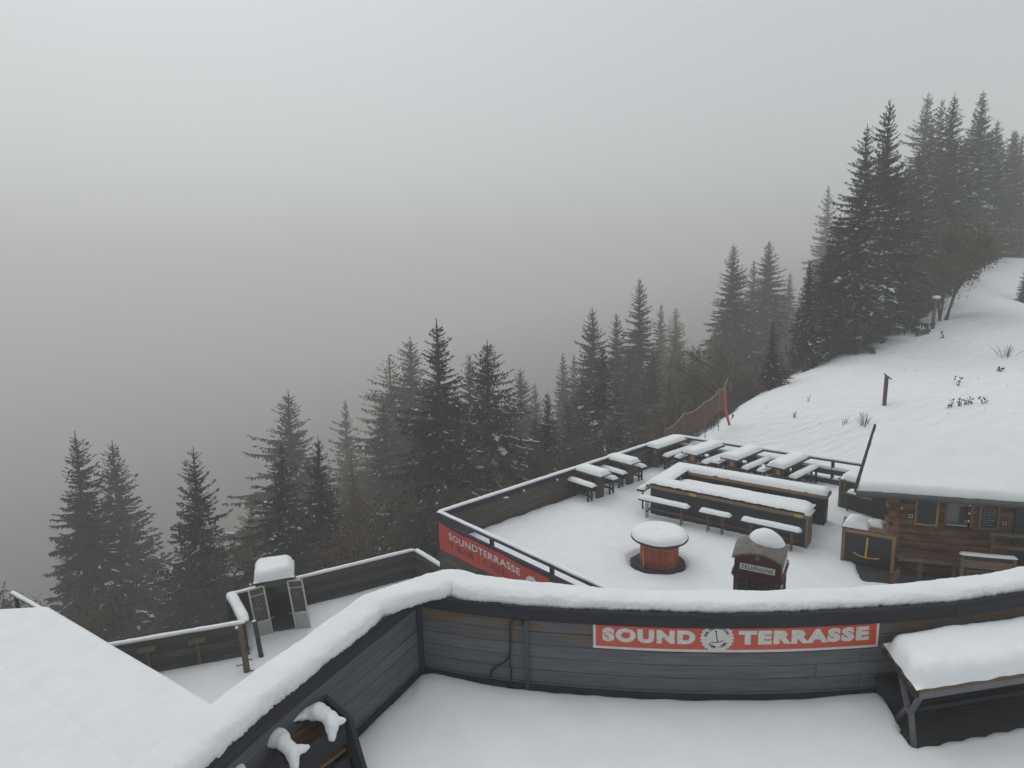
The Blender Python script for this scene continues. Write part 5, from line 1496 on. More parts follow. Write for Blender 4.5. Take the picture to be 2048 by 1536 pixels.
# ------------------------------------------------------------------ slope furniture
def slope_things():
    # orange safety net
    t = thing('safety_net', 'faded orange red safety net on thin posts at the foot of the slope', 'net', V(9, 28.4, gz(9, 28.4)))
    top = [(6.75, 27.0, 1.0), (7.76, 27.7, 1.52), (8.98, 28.4, 1.94), (9.86, 29.2, 2.32), (10.12, 29.35, 2.36)]
    P_ = []
    for x, y, z in top: P_.append(V(x, y, z))
    low = [0.15, 0.42, 0.75, 1.2, 1.22]
    for i, p in enumerate(P_[:4]):
        MB().cyl(V(p.x, p.y, gz(p.x, p.y) - 0.3), p + V(0, 0, 0.04), 0.018, 0.018, 6).build('post', 'grey_steel', t)
    MB().tube([V(10.5, 29.45, gz(10.5, 29.45) - 0.1), V(10.36, 29.45, 0.9), V(10.2, 29.4, 1.4), V(10.14, 29.37, 2.3)], [0.06, 0.07, 0.09, 0.10], 8).build('net_roll', 'orange', t, smooth=True)
    line = []
    for p, q in zip(P_, P_[1:]):
        for k in range(8):
            f_ = k / 8; line.append(p.lerp(q, f_) + V(0, 0, -0.16 * math.sin(math.pi * f_) * min(1, (q - p).length)))
    line.append(P_[-1])
    MB().tube(line, 0.012, 5).build('top_rope', 'rope', t)
    MB().tube([P_[-1], P_[-1] + V(0.08, 0.05, 0.16), P_[-1] + V(0.2, 0.05, 0.4)], 0.015, 5).build('loose_end', 'rope', t)
    b = MB(); N = len(line); rows = 26
    def at(i, v):
        p = line[i]; lo = float(np.interp(i / (N - 1) * 4, range(5), low))
        return V(p.x, p.y, lo + (p.z - 0.02 - lo) * v)
    fine = 4
    for i in range(N - 1):
        for s_ in range(fine):
            f_ = s_ / fine
            p0, p1 = at(i, 0).lerp(at(i + 1, 0), f_), at(i, 1).lerp(at(i + 1, 1), f_)
            e = (at(i + 1, 0) - at(i, 0)).normalized() * 0.006
            b.add([p0 - e, p0 + e, p1 + e, p1 - e], [(0, 1, 2, 3)])
    for r in range(rows + 1):
        v = r / rows
        for i in range(N - 1):
            p0, p1 = at(i, v), at(i + 1, v)
            b.add([p0 + V(0, 0.004, -0.007), p1 + V(0, 0.004, -0.007), p1 + V(0, 0.004, 0.007), p0 + V(0, 0.004, 0.007)], [(0, 1, 2, 3)])
    k = b.build('mesh', 'net', t); k['kind'] = 'stuff'
    # red brown post with slanted plate
    x, y = 16.48, 27.07; z = gz(x, y)
    s_ = thing('slope_marker', 'red brown wooden post with small slanted plate on the snowy slope', 'post', V(x, y, z))
    MB().beam(V(x, y, z - 0.2), V(x + 0.02, y, z + 1.32), 0.15, 0.10, up=(1, 0, 0)).build('post', 'booth_red', s_)
    MB().beam(V(x - 0.12, y - 0.03, z + 1.42), V(x + 0.22, y - 0.03, z + 1.16), 0.10, 0.035).build('plate', 'dark_wood', s_)
    # roofed trail board at the treeline
    x, y = 27.15, 40.1; z = gz(x, y)
    s_ = thing('trail_post', 'thin wooden trail post under a tiny snowy roof at the forest edge', 'post', V(x, y, z))
    MB().beam(V(x, y, z - 0.3), V(x + 0.05, y, z + 1.75), 0.16, 0.14, up=(1, 0, 0)).build('post', 'brown_wood', s_)
    for sg in (-1, 1):
        MB().beam(V(x + 0.03, y, z + 1.98), V(x + 0.03 + sg * 0.28, y, z + 1.78), 0.34, 0.03, up=(0, 0, 1)).build('roof_board', 'dark_wood', s_)
    MB().beam(V(x - 0.18, y - 0.05, z + 0.25), V(x + 0.1, y - 0.05, z + 0.35), 0.12, 0.2).build('side_arm', 'dark_wood', s_)
    blob(V(x + 0.1, y, z + 1.99), (0.25, 0.2, 0.13), 2, 12, 8).build('snow_cap', 'snow', s_, smooth=True)
    # resting bench
    x, y = 26.0, 39.0; z = gz(x, y)
    s_ = thing('trail_bench', 'small dark bench half buried in snow at the forest edge', 'bench', V(x, y, z))
    MB().beam(V(x - 0.65, y - 0.1, z + 0.12), V(x + 0.25, y + 0.1, z + 0.22), 0.3, 0.16).build('seat', 'dark_wood', s_)
    MB().beam(V(x - 0.15, y + 0.25, z + 0.62), V(x + 0.35, y + 0.35, z + 0.6), 0.05, 0.14).build('backrest', 'dark_wood', s_)
    MB().beam(V(x + 0.3, y + 0.32, z - 0.1), V(x + 0.33, y + 0.33, z + 0.6), 0.09, 0.08).build('post', 'dark_wood', s_)
    MB().beam(V(x - 0.45, y + 0.1, z - 0.1), V(x - 0.45, y + 0.1, z + 0.2), 0.09, 0.08).build('post', 'dark_wood', s_)
    # twigs and plants in the snow
    def twigs(x, y, n, h, seed, label, name='twiggy_bush', spread=0.25, m='twig', r=0.012):
        z = gz(x, y); rnd = random.Random(seed)
        k = thing(name, label, 'bush' if 'bush' in name else 'plant', V(x, y, z))
        b = MB()
        for i in range(n):
            a = rnd.uniform(0, 6.28); d = V(math.cos(a), math.sin(a), 0) * rnd.uniform(0.2, 1) * spread
            hh = h * rnd.uniform(0.5, 1)
            p0 = V(x, y, z - 0.05) + d * 0.4
            p1 = p0 + d * 0.4 + V(0, 0, hh * 0.6); p2 = p1 + d * 0.5 + V(rnd.uniform(-.1, .1) * h, 0, hh * 0.4)
            b.tube([p0, p1, p2], [r, r * 0.8, r * 0.4], 4)
            if rnd.random() < 0.6:
                b.tube([p1, p1 + V(rnd.uniform(-.25, .25) * h, 0, hh * 0.3)], [r * 0.6, r * 0.3], 4)
        b.build('stems', m, k)
        return k, b
    twigs(15.08, 26.07, 14, 0.6, 1, 'bare twiggy bush poking through snow above the hut roof corner', spread=0.35)
    twigs(14.5, 26.7, 5, 0.45, 2, 'few thin dry stems left of the bare bush near the hut roof', 'dry_grass', 0.2)
    twigs(13.11, 28.33, 4, 0.42, 3, 'lone dry stalk with seed heads low on the slope near the net', 'dry_stalk', 0.08)
    twigs(14.32, 29.62, 3, 0.45, 4, 'pair of dry stems higher on the slope above the lone stalk', 'dry_grass', 0.1)
    twigs(26.13, 32.69, 22, 0.75, 5, 'wide tangle of thin bare twigs at the upper right of the slope', spread=0.8, r=0.009)
    for x, y, h, sd, lab in ((19.88, 27.33, 0.4, 6, 'single tuft of dark leaves uppermost on the lower right slope'), (18.1, 25.2, 0.36, 7, 'narrow dark tuft left in the cluster of plants on the slope'), (18.4, 25.05, 0.4, 8, 'bushy dark tuft with yellow tips in the middle of the plant cluster'), (18.66, 25.0, 0.33, 9, 'thin pale tuft right in the cluster of plants on the slope'), (18.95, 24.6, 0.33, 10, 'isolated grey stem right of the plant cluster'), (25.96, 37.36, 0.42, 11, 'dark plant clump in snow right below the trail post'), (23.65, 29.71, 0.3, 12, 'dark single leaf clump below the tangle of twigs')):
        k, _ = twigs(x, y, 4, h, sd, lab, 'leaf_tuft', 0.10)
        z = gz(x, y); rnd = random.Random(sd); b = MB()
        for i in range(16):
            p = V(x + rnd.uniform(-.13, .13), y + rnd.uniform(-.1, .1), z + rnd.uniform(0.0, h))
            a = rnd.uniform(0, 6.28); l_ = rnd.uniform(0.06, 0.13)
            q = V(math.cos(a) * l_, math.sin(a) * l_ * 0.5, rnd.uniform(-.5, 1) * l_); s2 = V(-q.z, 0.02, q.x) * 0.4
            b.add([p, p + q * 0.5 + s2, p + q, p + q * 0.5 - s2], [(0, 1, 2, 3)])
        b.build('leaves', 'twig', k)
    b = MB(); rnd = random.Random(21)
    for i in range(90):
        x, y = rnd.uniform(12, 30), rnd.uniform(24, 40)
        if crest_side(x, y) > -0.6 or (x < 14 and y < 24): continue
        z = gz(x, y)
        for k in range(rnd.randint(1, 3)):
            p = V(x + rnd.uniform(-.06, .06), y, z - 0.02); h = rnd.uniform(0.04, 0.22)
            q = p + V(rnd.uniform(-.06, .06), 0, h)
            b.add([p - V(0.006, 0, 0), p + V(0.006, 0, 0), q], [(0, 1, 2)])
    tag(b.build('grass_tips', 'twig'), 'scattered tips of dry grass showing through the snow', 'grass', kind='stuff')
slope_things()

# ------------------------------------------------------------------ trees
def tri_mesh(name, P_, m):
    """P_: (n,3,3) triangle soup"""
    P_ = np.asarray(P_, np.float32)
    n = len(P_)
    me = bpy.data.meshes.new(name)
    me.vertices.add(n * 3); me.vertices.foreach_set('co', P_.reshape(-1))
    me.loops.add(n * 3); me.loops.foreach_set('vertex_index', np.arange(n * 3, dtype=np.int32))
    me.polygons.add(n); me.polygons.foreach_set('loop_start', np.arange(0, n * 3, 3, dtype=np.int32))
    me.polygons.foreach_set('loop_total', np.full(n, 3, np.int32))
    me.update(calc_edges=True)
    me.materials.append(M[m])
    return me

def tube_mesh(name, chains, m, n=7):
    b = MB()
    for pts, rr in chains: b.tube(pts, rr, n)
    me = bpy.data.meshes.new(name)
    me.from_pydata(b.v, [], b.f)
    me.materials.append(M[m])
    me.polygons.foreach_set('use_smooth', [True] * len(me.polygons))
    return me

def spruce_meshes(seed, R, snow, dens=1.0, sparse=0.0, droop=1.0, ragged=0.25, m='spruce', bare_base=0.06, snow_low=0.0, dust=0.06):
    """unit height spruce; R = crown radius / height"""
    rng = np.random.default_rng(seed)
    tris, clumps, st = [], [], []
    ph = rng.uniform(0, 6.28)
    sect = rng.uniform(0.6, 1.2, 11)
    z = bare_base
    while z < 0.975:
        t = (z - bare_base) / (1 - bare_base)
        prof = ((1 - t) ** 0.9 * 0.95 + 0.05 * (1 - t) ** 0.4) * (0.6 + 0.4 * min(1, t / 0.16))
        nb = int(round((9 if t < 0.75 else 8) * (1 - sparse * 0.4)))
        ph += 0.9
        for k in range(nb):
            if rng.random() < sparse * 0.5: continue
            a = ph + 2 * math.pi * k / nb + rng.uniform(-0.5, 0.5)
            sc = sect[int((a % 6.283) / 6.284 * 11)] * (0.8 + 0.4 * noise.noise(Vector((math.cos(a) * 1.5, math.sin(a) * 1.5, z * 9 + seed))) + 0.2)
            L = R * prof * sc * rng.uniform(1 - ragged, 1 + ragged * 0.8) + 0.004 * (1 - t)
            ca, sa = math.cos(a), math.sin(a)
            up0 = 0.75 * t ** 2 - 0.12 * droop * (1 - t)
            dr = (0.42 * (1 - t) + 0.08) * droop
            nseg = max(5, int(L / R * 19 * dens) + 3)
            zz = z + rng.uniform(-0.012, 0.012)
            s_ = np.linspace(0.05, 1, nseg)
            px = ca * L * s_; py = sa * L * s_
            pz = zz + L * (up0 * s_ - dr * s_ ** 1.6 + 0.16 * s_ ** 4)
            # side sprays
            for j in range(nseg):
                loc = s_[j]
                ln = (0.20 * L * (1.2 - loc) + 0.003 + 0.009 * (1 - t)) * rng.uniform(0.6, 1.4)
                wd = ln * 0.34 + 0.0006 + 0.0016 * (1 - t)
                for side in (-1, 1):
                    if rng.random() < 0.06 + sparse * 0.25: continue
                    aa = a + side * rng.uniform(0.5, 1.05)
                    dx, dy = math.cos(aa), math.sin(aa)
                    dz = -rng.uniform(0.15, 0.75) * droop
                    p = np.array([px[j], py[j], pz[j]])
                    tip = p + np.array([dx, dy, dz]) * ln
                    w_ = np.array([-dy, dx, rng.uniform(-0.6, 0.6)]) * wd * 0.5
                    mid = p + (tip - p) * 0.35
                    tris.append((p - w_ * 0.3, mid + w_, tip)); tris.append((p + w_ * 0.3, mid - w_, tip))
                # a dusting of snow along the top of the bough
                if loc > 0.3 and rng.random() < dust * (0.5 + 0.8 * min(1, 3 * t)):
                    p = np.array([px[j], py[j], pz[j] + 0.0016]); aa = a + rng.uniform(-0.9, 0.9)
                    e = np.array([math.cos(aa), math.sin(aa), -rng.uniform(0, 0.4)]) * (ln * rng.uniform(0.5, 1.1))
                    w_ = np.array([-math.sin(aa), math.cos(aa), 0.2]) * (wd * rng.uniform(0.25, 0.5))
                    st.append((p - w_, p + w_, p + e)); st.append((p + w_ * 0.6 - e * 0.4, p + e * 0.7, p - w_ - e * 0.2))
                # hanging spray
                if rng.random() < 0.9:
                    p = np.array([px[j], py[j], pz[j]])
                    hl = ln * rng.uniform(0.6, 1.3) * droop
                    w_ = np.array([ca, sa, 0]) * wd * 0.8
                    tris.append((p - w_, p + w_, p + np.array([rng.uniform(-.2, .2) * hl, rng.uniform(-.2, .2) * hl, -hl])))
            # tip
            p = np.array([px[-1], py[-1], pz[-1]]); q = np.array([px[-2], py[-2], pz[-2]])
            w_ = np.array([-sa, ca, 0.1]) * (0.06 * L + 0.003)
            tris.append((q - w_, q + w_, p + (p - q) * 0.8))
            # snow resting on the outer half
            if L > 0.02 and rng.random() < snow * (0.35 + 0.9 * math.sin(min(1, max(0, t + 0.1)) * math.pi)) + snow_low * (1 - t):
                s0 = rng.uniform(0.25, 0.6); s1 = min(0.92, s0 + rng.uniform(0.15, 0.45))
                clumps.append((np.array([np.interp(s0, s_, px), np.interp(s0, s_, py), np.interp(s0, s_, pz)]), np.array([np.interp(s1, s_, px), np.interp(s1, s_, py), np.interp(min(1, s1), s_, pz)]), (0.04 * L + 0.0028) * rng.uniform(0.6, 1.5)))
        z += (0.020 if t < 0.8 else 0.016) / dens ** 0.35 * rng.uniform(0.85, 1.2)
    crown = tri_mesh('crown', np.array(tris), m)
    for p0_, q0_, r0_ in clumps:
        for piece in range(int(rng.integers(2, 6))):
            f0 = rng.uniform(0, 0.85); f1 = min(1.0, f0 + rng.uniform(0.12, 0.4))
            jit = rng.normal(0, 0.8, 3) * r0_ * np.array([1, 1, 0.4])
            p = p0_ + (q0_ - p0_) * f0 + jit; q = p0_ + (q0_ - p0_) * f1 + jit + rng.normal(0, 0.5, 3) * r0_
            r = r0_ * rng.uniform(0.35, 1.05)
            d = q - p; L = np.linalg.norm(d) + 1e-6; d = d / L
            sd = np.cross(d, [0, 0, 1.0]); sd /= (np.linalg.norm(sd) + 1e-6)
            up = np.cross(sd, d)
            rings = []
            for f_, k in ((0.0, 0.5), (0.4, 1.0), (1.0, 0.4)):
                c = p + d * L * f_
                kk = k * rng.uniform(0.6, 1.4)
                rings.append([c + sd * r * kk, c + up * r * 0.8 * kk, c - sd * r * kk * rng.uniform(0.6, 1.2), c - up * r * 0.3 * kk])
            for ra, rb in zip(rings, rings[1:]):
                for i in range(4):
                    j = (i + 1) % 4
                    st.append((ra[i], ra[j], rb[j])); st.append((ra[i], rb[j], rb[i]))
            st.append((rings[0][0], rings[0][2], rings[0][1])); st.append((rings[-1][0], rings[-1][1], rings[-1][2]))
    snowm = tri_mesh('snow_clumps', np.array(st), 'snow') if st else None
    trunk = tube_mesh('trunk', [([V(0, 0, -0.06), V(0, 0, 0.3), V(0, 0, 0.7), V(0, 0, 1.0)], [0.014, 0.011, 0.006, 0.0012])], 'bark')
    return trunk, crown, snowm

def broad_meshes(seed, R, m_leaf, leaf, nleaf, tall=0.5):
    """unit height deciduous tree or bush: branching stems with small leaves"""
    rng = np.random.default_rng(seed); chains, tris = [], []
    def grow(p, d, L, r, lev):
        q = p + d * L
        chains.append(([V(*p), V(*((p + q) / 2 + rng.normal(0, 0.02, 3) * L)), V(*q)], [r, r * 0.8, r * 0.55]))
        if lev <= 2:
            for i in range(nleaf):
                c = p + (q - p) * rng.uniform(0.1, 1.1) + rng.normal(0, 0.30, 3) * L * 0.55
                a = rng.uniform(0, 6.28); b_ = rng.uniform(-1, 1)
                e = np.array([math.cos(a), math.sin(a), b_]) * leaf * rng.uniform(0.6, 1.4)
                s_ = np.array([-math.sin(a) * 0.5, math.cos(a) * 0.5, rng.uniform(-.5, .5)]) * leaf
                tris.append((c - s_ * 0.6, c + e, c + s_ * 0.6))
            if lev == 0: return
        for i in range(rng.integers(3, 5)):
            dd = d + rng.normal(0, 0.55, 3) * np.array([1, 1, 0.6]) * (R * 2.2); dd[2] = abs(dd[2]) * 0.7 + 0.25
            dd /= np.linalg.norm(dd)
            grow(p + (q - p) * rng.uniform(0.45, 1.0), dd, L * rng.uniform(0.55, 0.78), r * 0.55, lev - 1)
    for i in range(4):
        d = np.array([rng.normal(0, R * 0.9), rng.normal(0, R * 0.9), 1.0]); d /= np.linalg.norm(d)
        grow(np.array([rng.normal(0, .02), rng.normal(0, .02), -0.03]), d, 0.36, 0.014, 3)
    zmax = max(p[1].z if isinstance(p[1], Vector) else 0 for c in chains for p in [c[0]])
    top = max(q.z for c in chains for q in c[0])
    k = 1.0 / top
    chains = [([q * k for q in c[0]], c[1]) for c in chains]
    tris = np.array(tris) * k
    return tube_mesh('trunk', chains, 'bark', 4), tri_mesh('crown', tris, m_leaf), None

VAR = {
 'dark0': spruce_meshes(1, 0.19, 0.16, 1.15, bare_base=0.09), 'dark1': spruce_meshes(2, 0.17, 0.20, 1.15, bare_base=0.09, dust=0.12), 'dark2': spruce_meshes(3, 0.20, 0.34, 1.15, bare_base=0.09, dust=0.3),
 'mid0': spruce_meshes(4, 0.22, 0.14, 1.1, 0.1, 1.0, 0.35), 'mid1': spruce_meshes(5, 0.25, 0.10, 1.1, 0.05, 0.9, 0.3), 'mid2': spruce_meshes(6, 0.20, 0.03, 1.1, 0.15, 1.0, 0.35),
 'snowy0': spruce_meshes(7, 0.25, 0.42, 1.1, 0.1, 1.15, 0.35, dust=0.25), 'airy0': spruce_meshes(8, 0.18, 0.02, 1.0, 0.3, 1.1, 0.35),
 'left0': spruce_meshes(9, 0.165, 0.03, 1.15, 0.1, 1.0, 0.45, snow_low=0.2), 'left1': spruce_meshes(10, 0.21, 0.004, 1.15, 0.1, 0.9, 0.4), 'left2': spruce_meshes(11, 0.20, 0.16, 1.15, 0.1, 1.0, 0.5),
 'small0': spruce_meshes(12, 0.23, 0.08, 0.9, 0.1, 0.8),
 'larch0': spruce_meshes(13, 0.27, 0.0, 0.9, 0.35, 0.55, 0.4, 'larch', dust=0.0), 'larch1': spruce_meshes(14, 0.24, 0.0, 0.9, 0.35, 0.7, 0.4, 'larch', dust=0.0),
 'broad0': broad_meshes(15, 0.34, 'leaf', 0.018, 60), 'shrub0': broad_meshes(16, 0.5, 'twig', 0.013, 16), 'shrub1': broad_meshes(17, 0.6, 'twig', 0.012, 18), 'sapling0': broad_meshes(18, 0.3, 'twig', 0.022, 10),
}
def tree(var, x, y, h, label, name='spruce_tree', cat='tree', group=None, rot=0.0, wide=1.0, lean=0.0, z=None):
    """x, y: where the tip stands over the ground; lean: tilt of the stem in degrees"""
    x0 = x - h * math.tan(math.radians(lean))
    z = gz(x0, y) - 0.15 if z is None else z
    h = h + 0.15
    o = thing(name, label, cat, V(x0, y, z), group)
    o.rotation_euler = (0, math.radians(lean), 0)
    tr, cr, sn = VAR[var]
    for nm, me in (('trunk', tr), ('crown', cr), ('snow_clumps', sn)):
        if me is None: continue
        c = bpy.data.objects.new(nm, me); COL.objects.link(c); c.parent = o
        c.scale = (h * wide, h * wide, h); c.rotation_euler = (0, 0, rot)
    return o
G1, G2, G3 = 'dark spruces on the ridge above the slope', 'misty spruces behind the terrace', 'spruces in the valley at the left'
TREES = [
 # ridge cluster
 ('dark2', 21.5, 39.0, 13.4, 'leftmost tall dark spruce of the ridge cluster, snow on its left boughs', G1, 1.0),
 ('dark0', 24.5, 42.0, 15.2, 'tall narrow dark spruce, second from the left in the ridge cluster', G1, 0.95),
 ('mid0', 51.2, 80.0, 23.4, 'misty grey twin topped spruce behind the ridge cluster, left of its middle', G1, 1.0),
 ('mid2', 56.3, 85.0, 23.3, 'thin misty spruce squeezed behind the middle of the ridge cluster', G1, 0.9),
 ('dark1', 38.1, 56.0, 16.3, 'slender pointed dark spruce in the middle of the ridge cluster', G1, 1.15),
 ('dark2', 46.3, 64.0, 16.6, 'dark spruce with snowy right hand boughs, right of the ridge cluster middle', G1, 1.15),
 ('mid0', 57.0, 80.0, 18.5, 'hazy spruce top peeking between two dark ridge spruces', G1, 1.0),
 ('dark1', 64.1, 85.0, 17.3, 'grey green spruce near the right edge of the ridge cluster', G1, 1.2),
 ('dark0', 65.2, 84.0, 17.2, 'snow dusted spruce second from the right edge of the view', G1, 1.2),
 ('dark2', 61.6, 78.0, 15.6, 'snow streaked spruce cut off by the right edge of the view', G1, 1.2),
 ('airy0', 62.2, 125.0, 27.3, 'pale ghostly spruce alone in the fog left of the ridge cluster', G1, 1.1),
 ('dark1', 17.8, 37.5, 6.6, 'short dark spruce lowest on the left flank of the ridge cluster', G1, 1.3),
 ('dark0', 19.7, 39.0, 7.2, 'short dark spruce just right of the lowest one on the ridge flank', G1, 1.3),
 ('dark2', 22.6, 41.5, 5.2, 'low bushy spruce with bright snow lumps at the foot of the ridge cluster', G1, 1.3),
 ('small0', 14.5, 34.5, 3.9, 'little dark spruce standing alone at the lower edge of the slope', G1, 0.95),
 ('dark0', 27.6, 48.0, 11.5, 'dense dark spruce filling the ridge cluster above the trail bench', G1, 1.15),
 ('dark1', 32.0, 50.5, 13.0, 'dense dark spruce behind the olive tree on the ridge', G1, 1.2),
 ('dark1', 37.3, 55.5, 7.6, 'low dark spruce at the upper end of the snowy slope', G1, 1.15),
 ('dark0', 24.6, 44.8, 8.8, 'broad black spruce low in the heart of the ridge cluster', G1, 1.3),
 ('dark0', 21.0, 40.5, 9.0, 'black spruce directly behind the leftmost tall ridge spruce', G1, 1.2),
 ('small0', 40.6, 49.5, 3.4, 'small lone spruce on the crest at the right edge of the view', G1, 1.2),
 ('dark2', 61.3, 78.5, 8.9, 'snowy spruce above the small lone spruce at the right edge', G1, 1.5),
 ('dark0', 31.0, 50.0, 12.2, 'dark spruce filling the gap behind the leaning trail post', G1, 1.15),
 ('dark2', 34.5, 54.0, 12.8, 'snow dusted dark spruce deep inside the ridge cluster above the olive tree', G1, 1.1),
 ('dark1', 38.5, 58.0, 12.8, 'dark spruce behind the olive tree, right of the snow dusted one', G1, 1.15),
 ('dark2', 43.6, 62.0, 12.4, 'snow streaked dark spruce left of the top of the snowy slope', G1, 1.15),
 ('dark0', 24.5, 43.2, 9.8, 'half height dark spruce between the two leftmost tall ridge spruces', G1, 1.1),
 ('dark1', 27.7, 46.0, 12.0, 'dark spruce right of the tall narrow one in the ridge cluster', G1, 1.2),
 ('dark2', 52.6, 70.5, 10.1, 'snowy spruce straight above the top of the snowy slope', G1, 1.2),
 ('dark0', 55.3, 72.5, 9.5, 'low dark spruce right above the top of the snowy slope', G1, 1.2),
 ('dark1', 21.6, 41.2, 8.0, 'dark spruce low behind the leftmost tall ridge spruce, leaning out left', G1, 1.2),
 ('dark2', 43.6, 61.0, 7.5, 'short snowy spruce at the upper left edge of the snowy slope', G1, 1.2),
 ('dark1', 40.3, 62.0, 15.5, 'tall dark spruce behind the middle of the ridge cluster', G1, 1.15),
 ('dark2', 68.3, 86.0, 12.5, 'hazy snowy spruce behind the right edge of the ridge', G1, 1.2),
 ('dark0', 49.5, 67.0, 13.0, 'dark snow streaked spruce right of the tallest ridge tops', G1, 1.1),
 ('dark2', 51.3, 68.5, 14.5, 'dense snow dusted spruce at the very top of the snowy slope', G1, 1.15),
 ('dark1', 55.0, 70.5, 14.0, 'dark spruce just inside the right edge, above the top of the slope', G1, 1.2),
 ('dark0', 48.0, 66.5, 12.0, 'dark spruce left of the dense one at the very top of the slope', G1, 1.2),
 # misty middle
 ('mid1', 29.0, 82.0, 16.8, 'misty broad spruce left of the short dark spruces, tallest of its group of three', G2, 1.0),
 ('mid1', 37.7, 92.0, 15.4, 'misty pointed spruce right in the group of three left of the ridge', G2, 1.15),
 ('airy0', 42.5, 110.0, 16.4, 'faint spruce in the gap of the group of three left of the ridge', G2, 1.1),
 ('airy0', 53.3, 120.0, 13.0, 'faint small spruce tip right of the group of three', G2, 1.2),
 ('mid2', 16.1, 78.0, 19.3, 'tall hazy spruce behind the end of the plank fence, tallest there', G2, 1.0),
 ('mid0', 9.2, 70.0, 18.1, 'hazy spruce with side boughs left of the tallest one behind the fence', G2, 1.0),
 ('mid2', 12.7, 75.0, 16.5, 'hazy spruce squeezed just left of the tallest one behind the fence', G2, 1.0),
 ('airy0', 26.5, 110.0, 18.6, 'very faint spruce right of the tallest one behind the fence', G2, 1.0),
 ('larch1', 23.8, 90.0, 13.6, 'hazy brownish larch right of the faint spruce behind the net', G2, 1.2),
 ('snowy0', 6.8, 46.0, 11.4, 'snow laden spruce right behind the snowy picnic tables', G2, 1.0),
 ('airy0', 8.3, 100.0, 19.7, 'left of two pale spruce tips between the snowy spruces', G2, 1.0),
 ('airy0', 10.6, 105.0, 19.4, 'right of two pale spruce tips between the snowy spruces', G2, 1.0),
 ('mid1', 2.3, 40.0, 9.7, 'short dark spruce standing out before the mist above the plank fence', G2, 0.9),
 ('mid0', 1.2, 85.0, 18.3, 'dim spruce left of the short dark one above the plank fence', G2, 1.1),
 ('airy0', 3.7, 100.0, 17.7, 'pale low spruce tip directly above the short dark spruce', G2, 1.1),
 ('snowy0', -1.7, 45.0, 15.9, 'big spruce with sloping snowy boughs above the banner corner', G2, 1.25),
 ('mid2', -5.1, 75.0, 21.5, 'hazy spruce between the big snowy one and the dark pointed one', G2, 1.0),
 ('left0', -4.7, 40.0, 17.5, 'dark pointed spruce, tallest above the banner corner', G2, 1.35),
 ('mid1', -12.9, 80.0, 28.2, 'wide hazy round topped tree left of the dark pointed spruce', G2, 1.4),
 ('larch1', -16.7, 85.0, 29.0, 'hazy larch forming the left shoulder of the wide misty group', G2, 1.3),
 ('mid2', -5.4, 58.0, 15.6, 'hazy spruce just right of the dark pointed one above the banner corner', G2, 1.1),
 ('mid0', -0.4, 60.0, 13.5, 'hazy spruce right of the big snowy boughed one', G2, 1.1),
 ('mid1', 7.1, 62.0, 11.3, 'hazy low spruce left of the snow laden one behind the tables', G2, 1.0),
 ('mid0', 12.5, 66.0, 11.4, 'hazy spruce right of the snow laden one behind the tables', G2, 1.1),
 ('mid2', 13.7, 60.0, 9.6, 'low hazy spruce behind the slim pole', G2, 1.3),
 ('larch1', 20.5, 70.0, 7.2, 'olive larch top right of the olive brown larch behind the net', G2, 1.4),
 ('larch0', 24.4, 74.0, 7.8, 'faint larch just left of the misty group of three', G2, 1.2),
 ('mid1', -13.1, 62.0, 17.2, 'hazy spruce at the left foot of the wide misty group', G2, 1.0),
 ('larch1', -13.5, 50.0, 11.3, 'brownish larch in the dip left of the wide misty group', G2, 0.9),
 ('mid2', 1.7, 48.0, 8.9, 'dark low spruce left of the short dark one above the plank fence', G2, 1.2),
 ('mid0', 4.7, 52.0, 9.1, 'dim spruce right of the short dark one above the plank fence', G2, 1.1),
 ('mid0', 8.4, 50.0, 8.6, 'dim low spruce behind the second fence table', G2, 1.2),
 ('mid2', -7.3, 50.0, 13.8, 'dim spruce low between the wide misty tree and the dark pointed one', G2, 1.1),
 ('larch0', 14.4, 56.0, 7.8, 'dim olive larch left of the orange net', G2, 1.1),
 # valley at the left
 ('larch1', -19.5, 44.0, 9.7, 'brown larch low between the bare tipped spruce and the snow dotted one', G3, 1.0),
 ('mid2', -14.8, 46.0, 10.3, 'dim spruce low right of the slim one behind the lift cabin', G3, 1.1),
 ('mid1', -27.3, 75.0, 26.5, 'misty broad spruce behind the snow dotted one above the lift cabin', G3, 1.3),
 ('left2', -14.6, 38.0, 12.3, 'snow dotted dark spruce behind the lift cabin', G3, 1.25),
 ('left0', -11.6, 36.0, 11.8, 'dark slim spruce right of the snow dotted one behind the lift cabin', G3, 1.1),
 ('left2', -20.1, 38.0, 14.0, 'dark spruce with long bare tip between the roof and the lift cabin', G3, 0.95),
 ('left0', -33.1, 46.0, 19.7, 'dark spruce with snowy lower boughs, leftmost tall one by the roof', G3, 1.15),
 ('left1', -37.0, 56.0, 22.7, 'spruce standing close right of the leftmost tall one by the roof', G3, 1.15),
 ('airy0', -29.9, 110.0, 35.5, 'ghost of a spruce deep in the fog over the valley', G3, 1.0),
]
rt = random.Random(77)
for var, x, y, h, lab, g, wide in TREES:
    tree(var, x, y, h, lab, 'larch_tree' if 'larch' in var else 'spruce_tree', 'tree', g, rt.uniform(0, 6.28), wide * (1.14 if g != G1 else 1.04), 3.0 if g == G3 else (1.0 if g == G2 and x < 0 else 0.0))
tree('larch0', 16.5, 54.5, 7.6, 'olive brown larch in the mist behind the orange net', 'larch_tree', 'tree', G2, 1.0, 1.3)
tree('larch1', 20.4, 75.0, 7.4, 'dim brown larch left of the olive larch behind the net', 'larch_tree', 'tree', G2, 2.0, 1.3)
tree('larch0', 26.2, 80.0, 7.2, 'low dim larch thicket behind the little lone spruce', 'larch_tree', 'tree', G2, 3.0, 1.4)
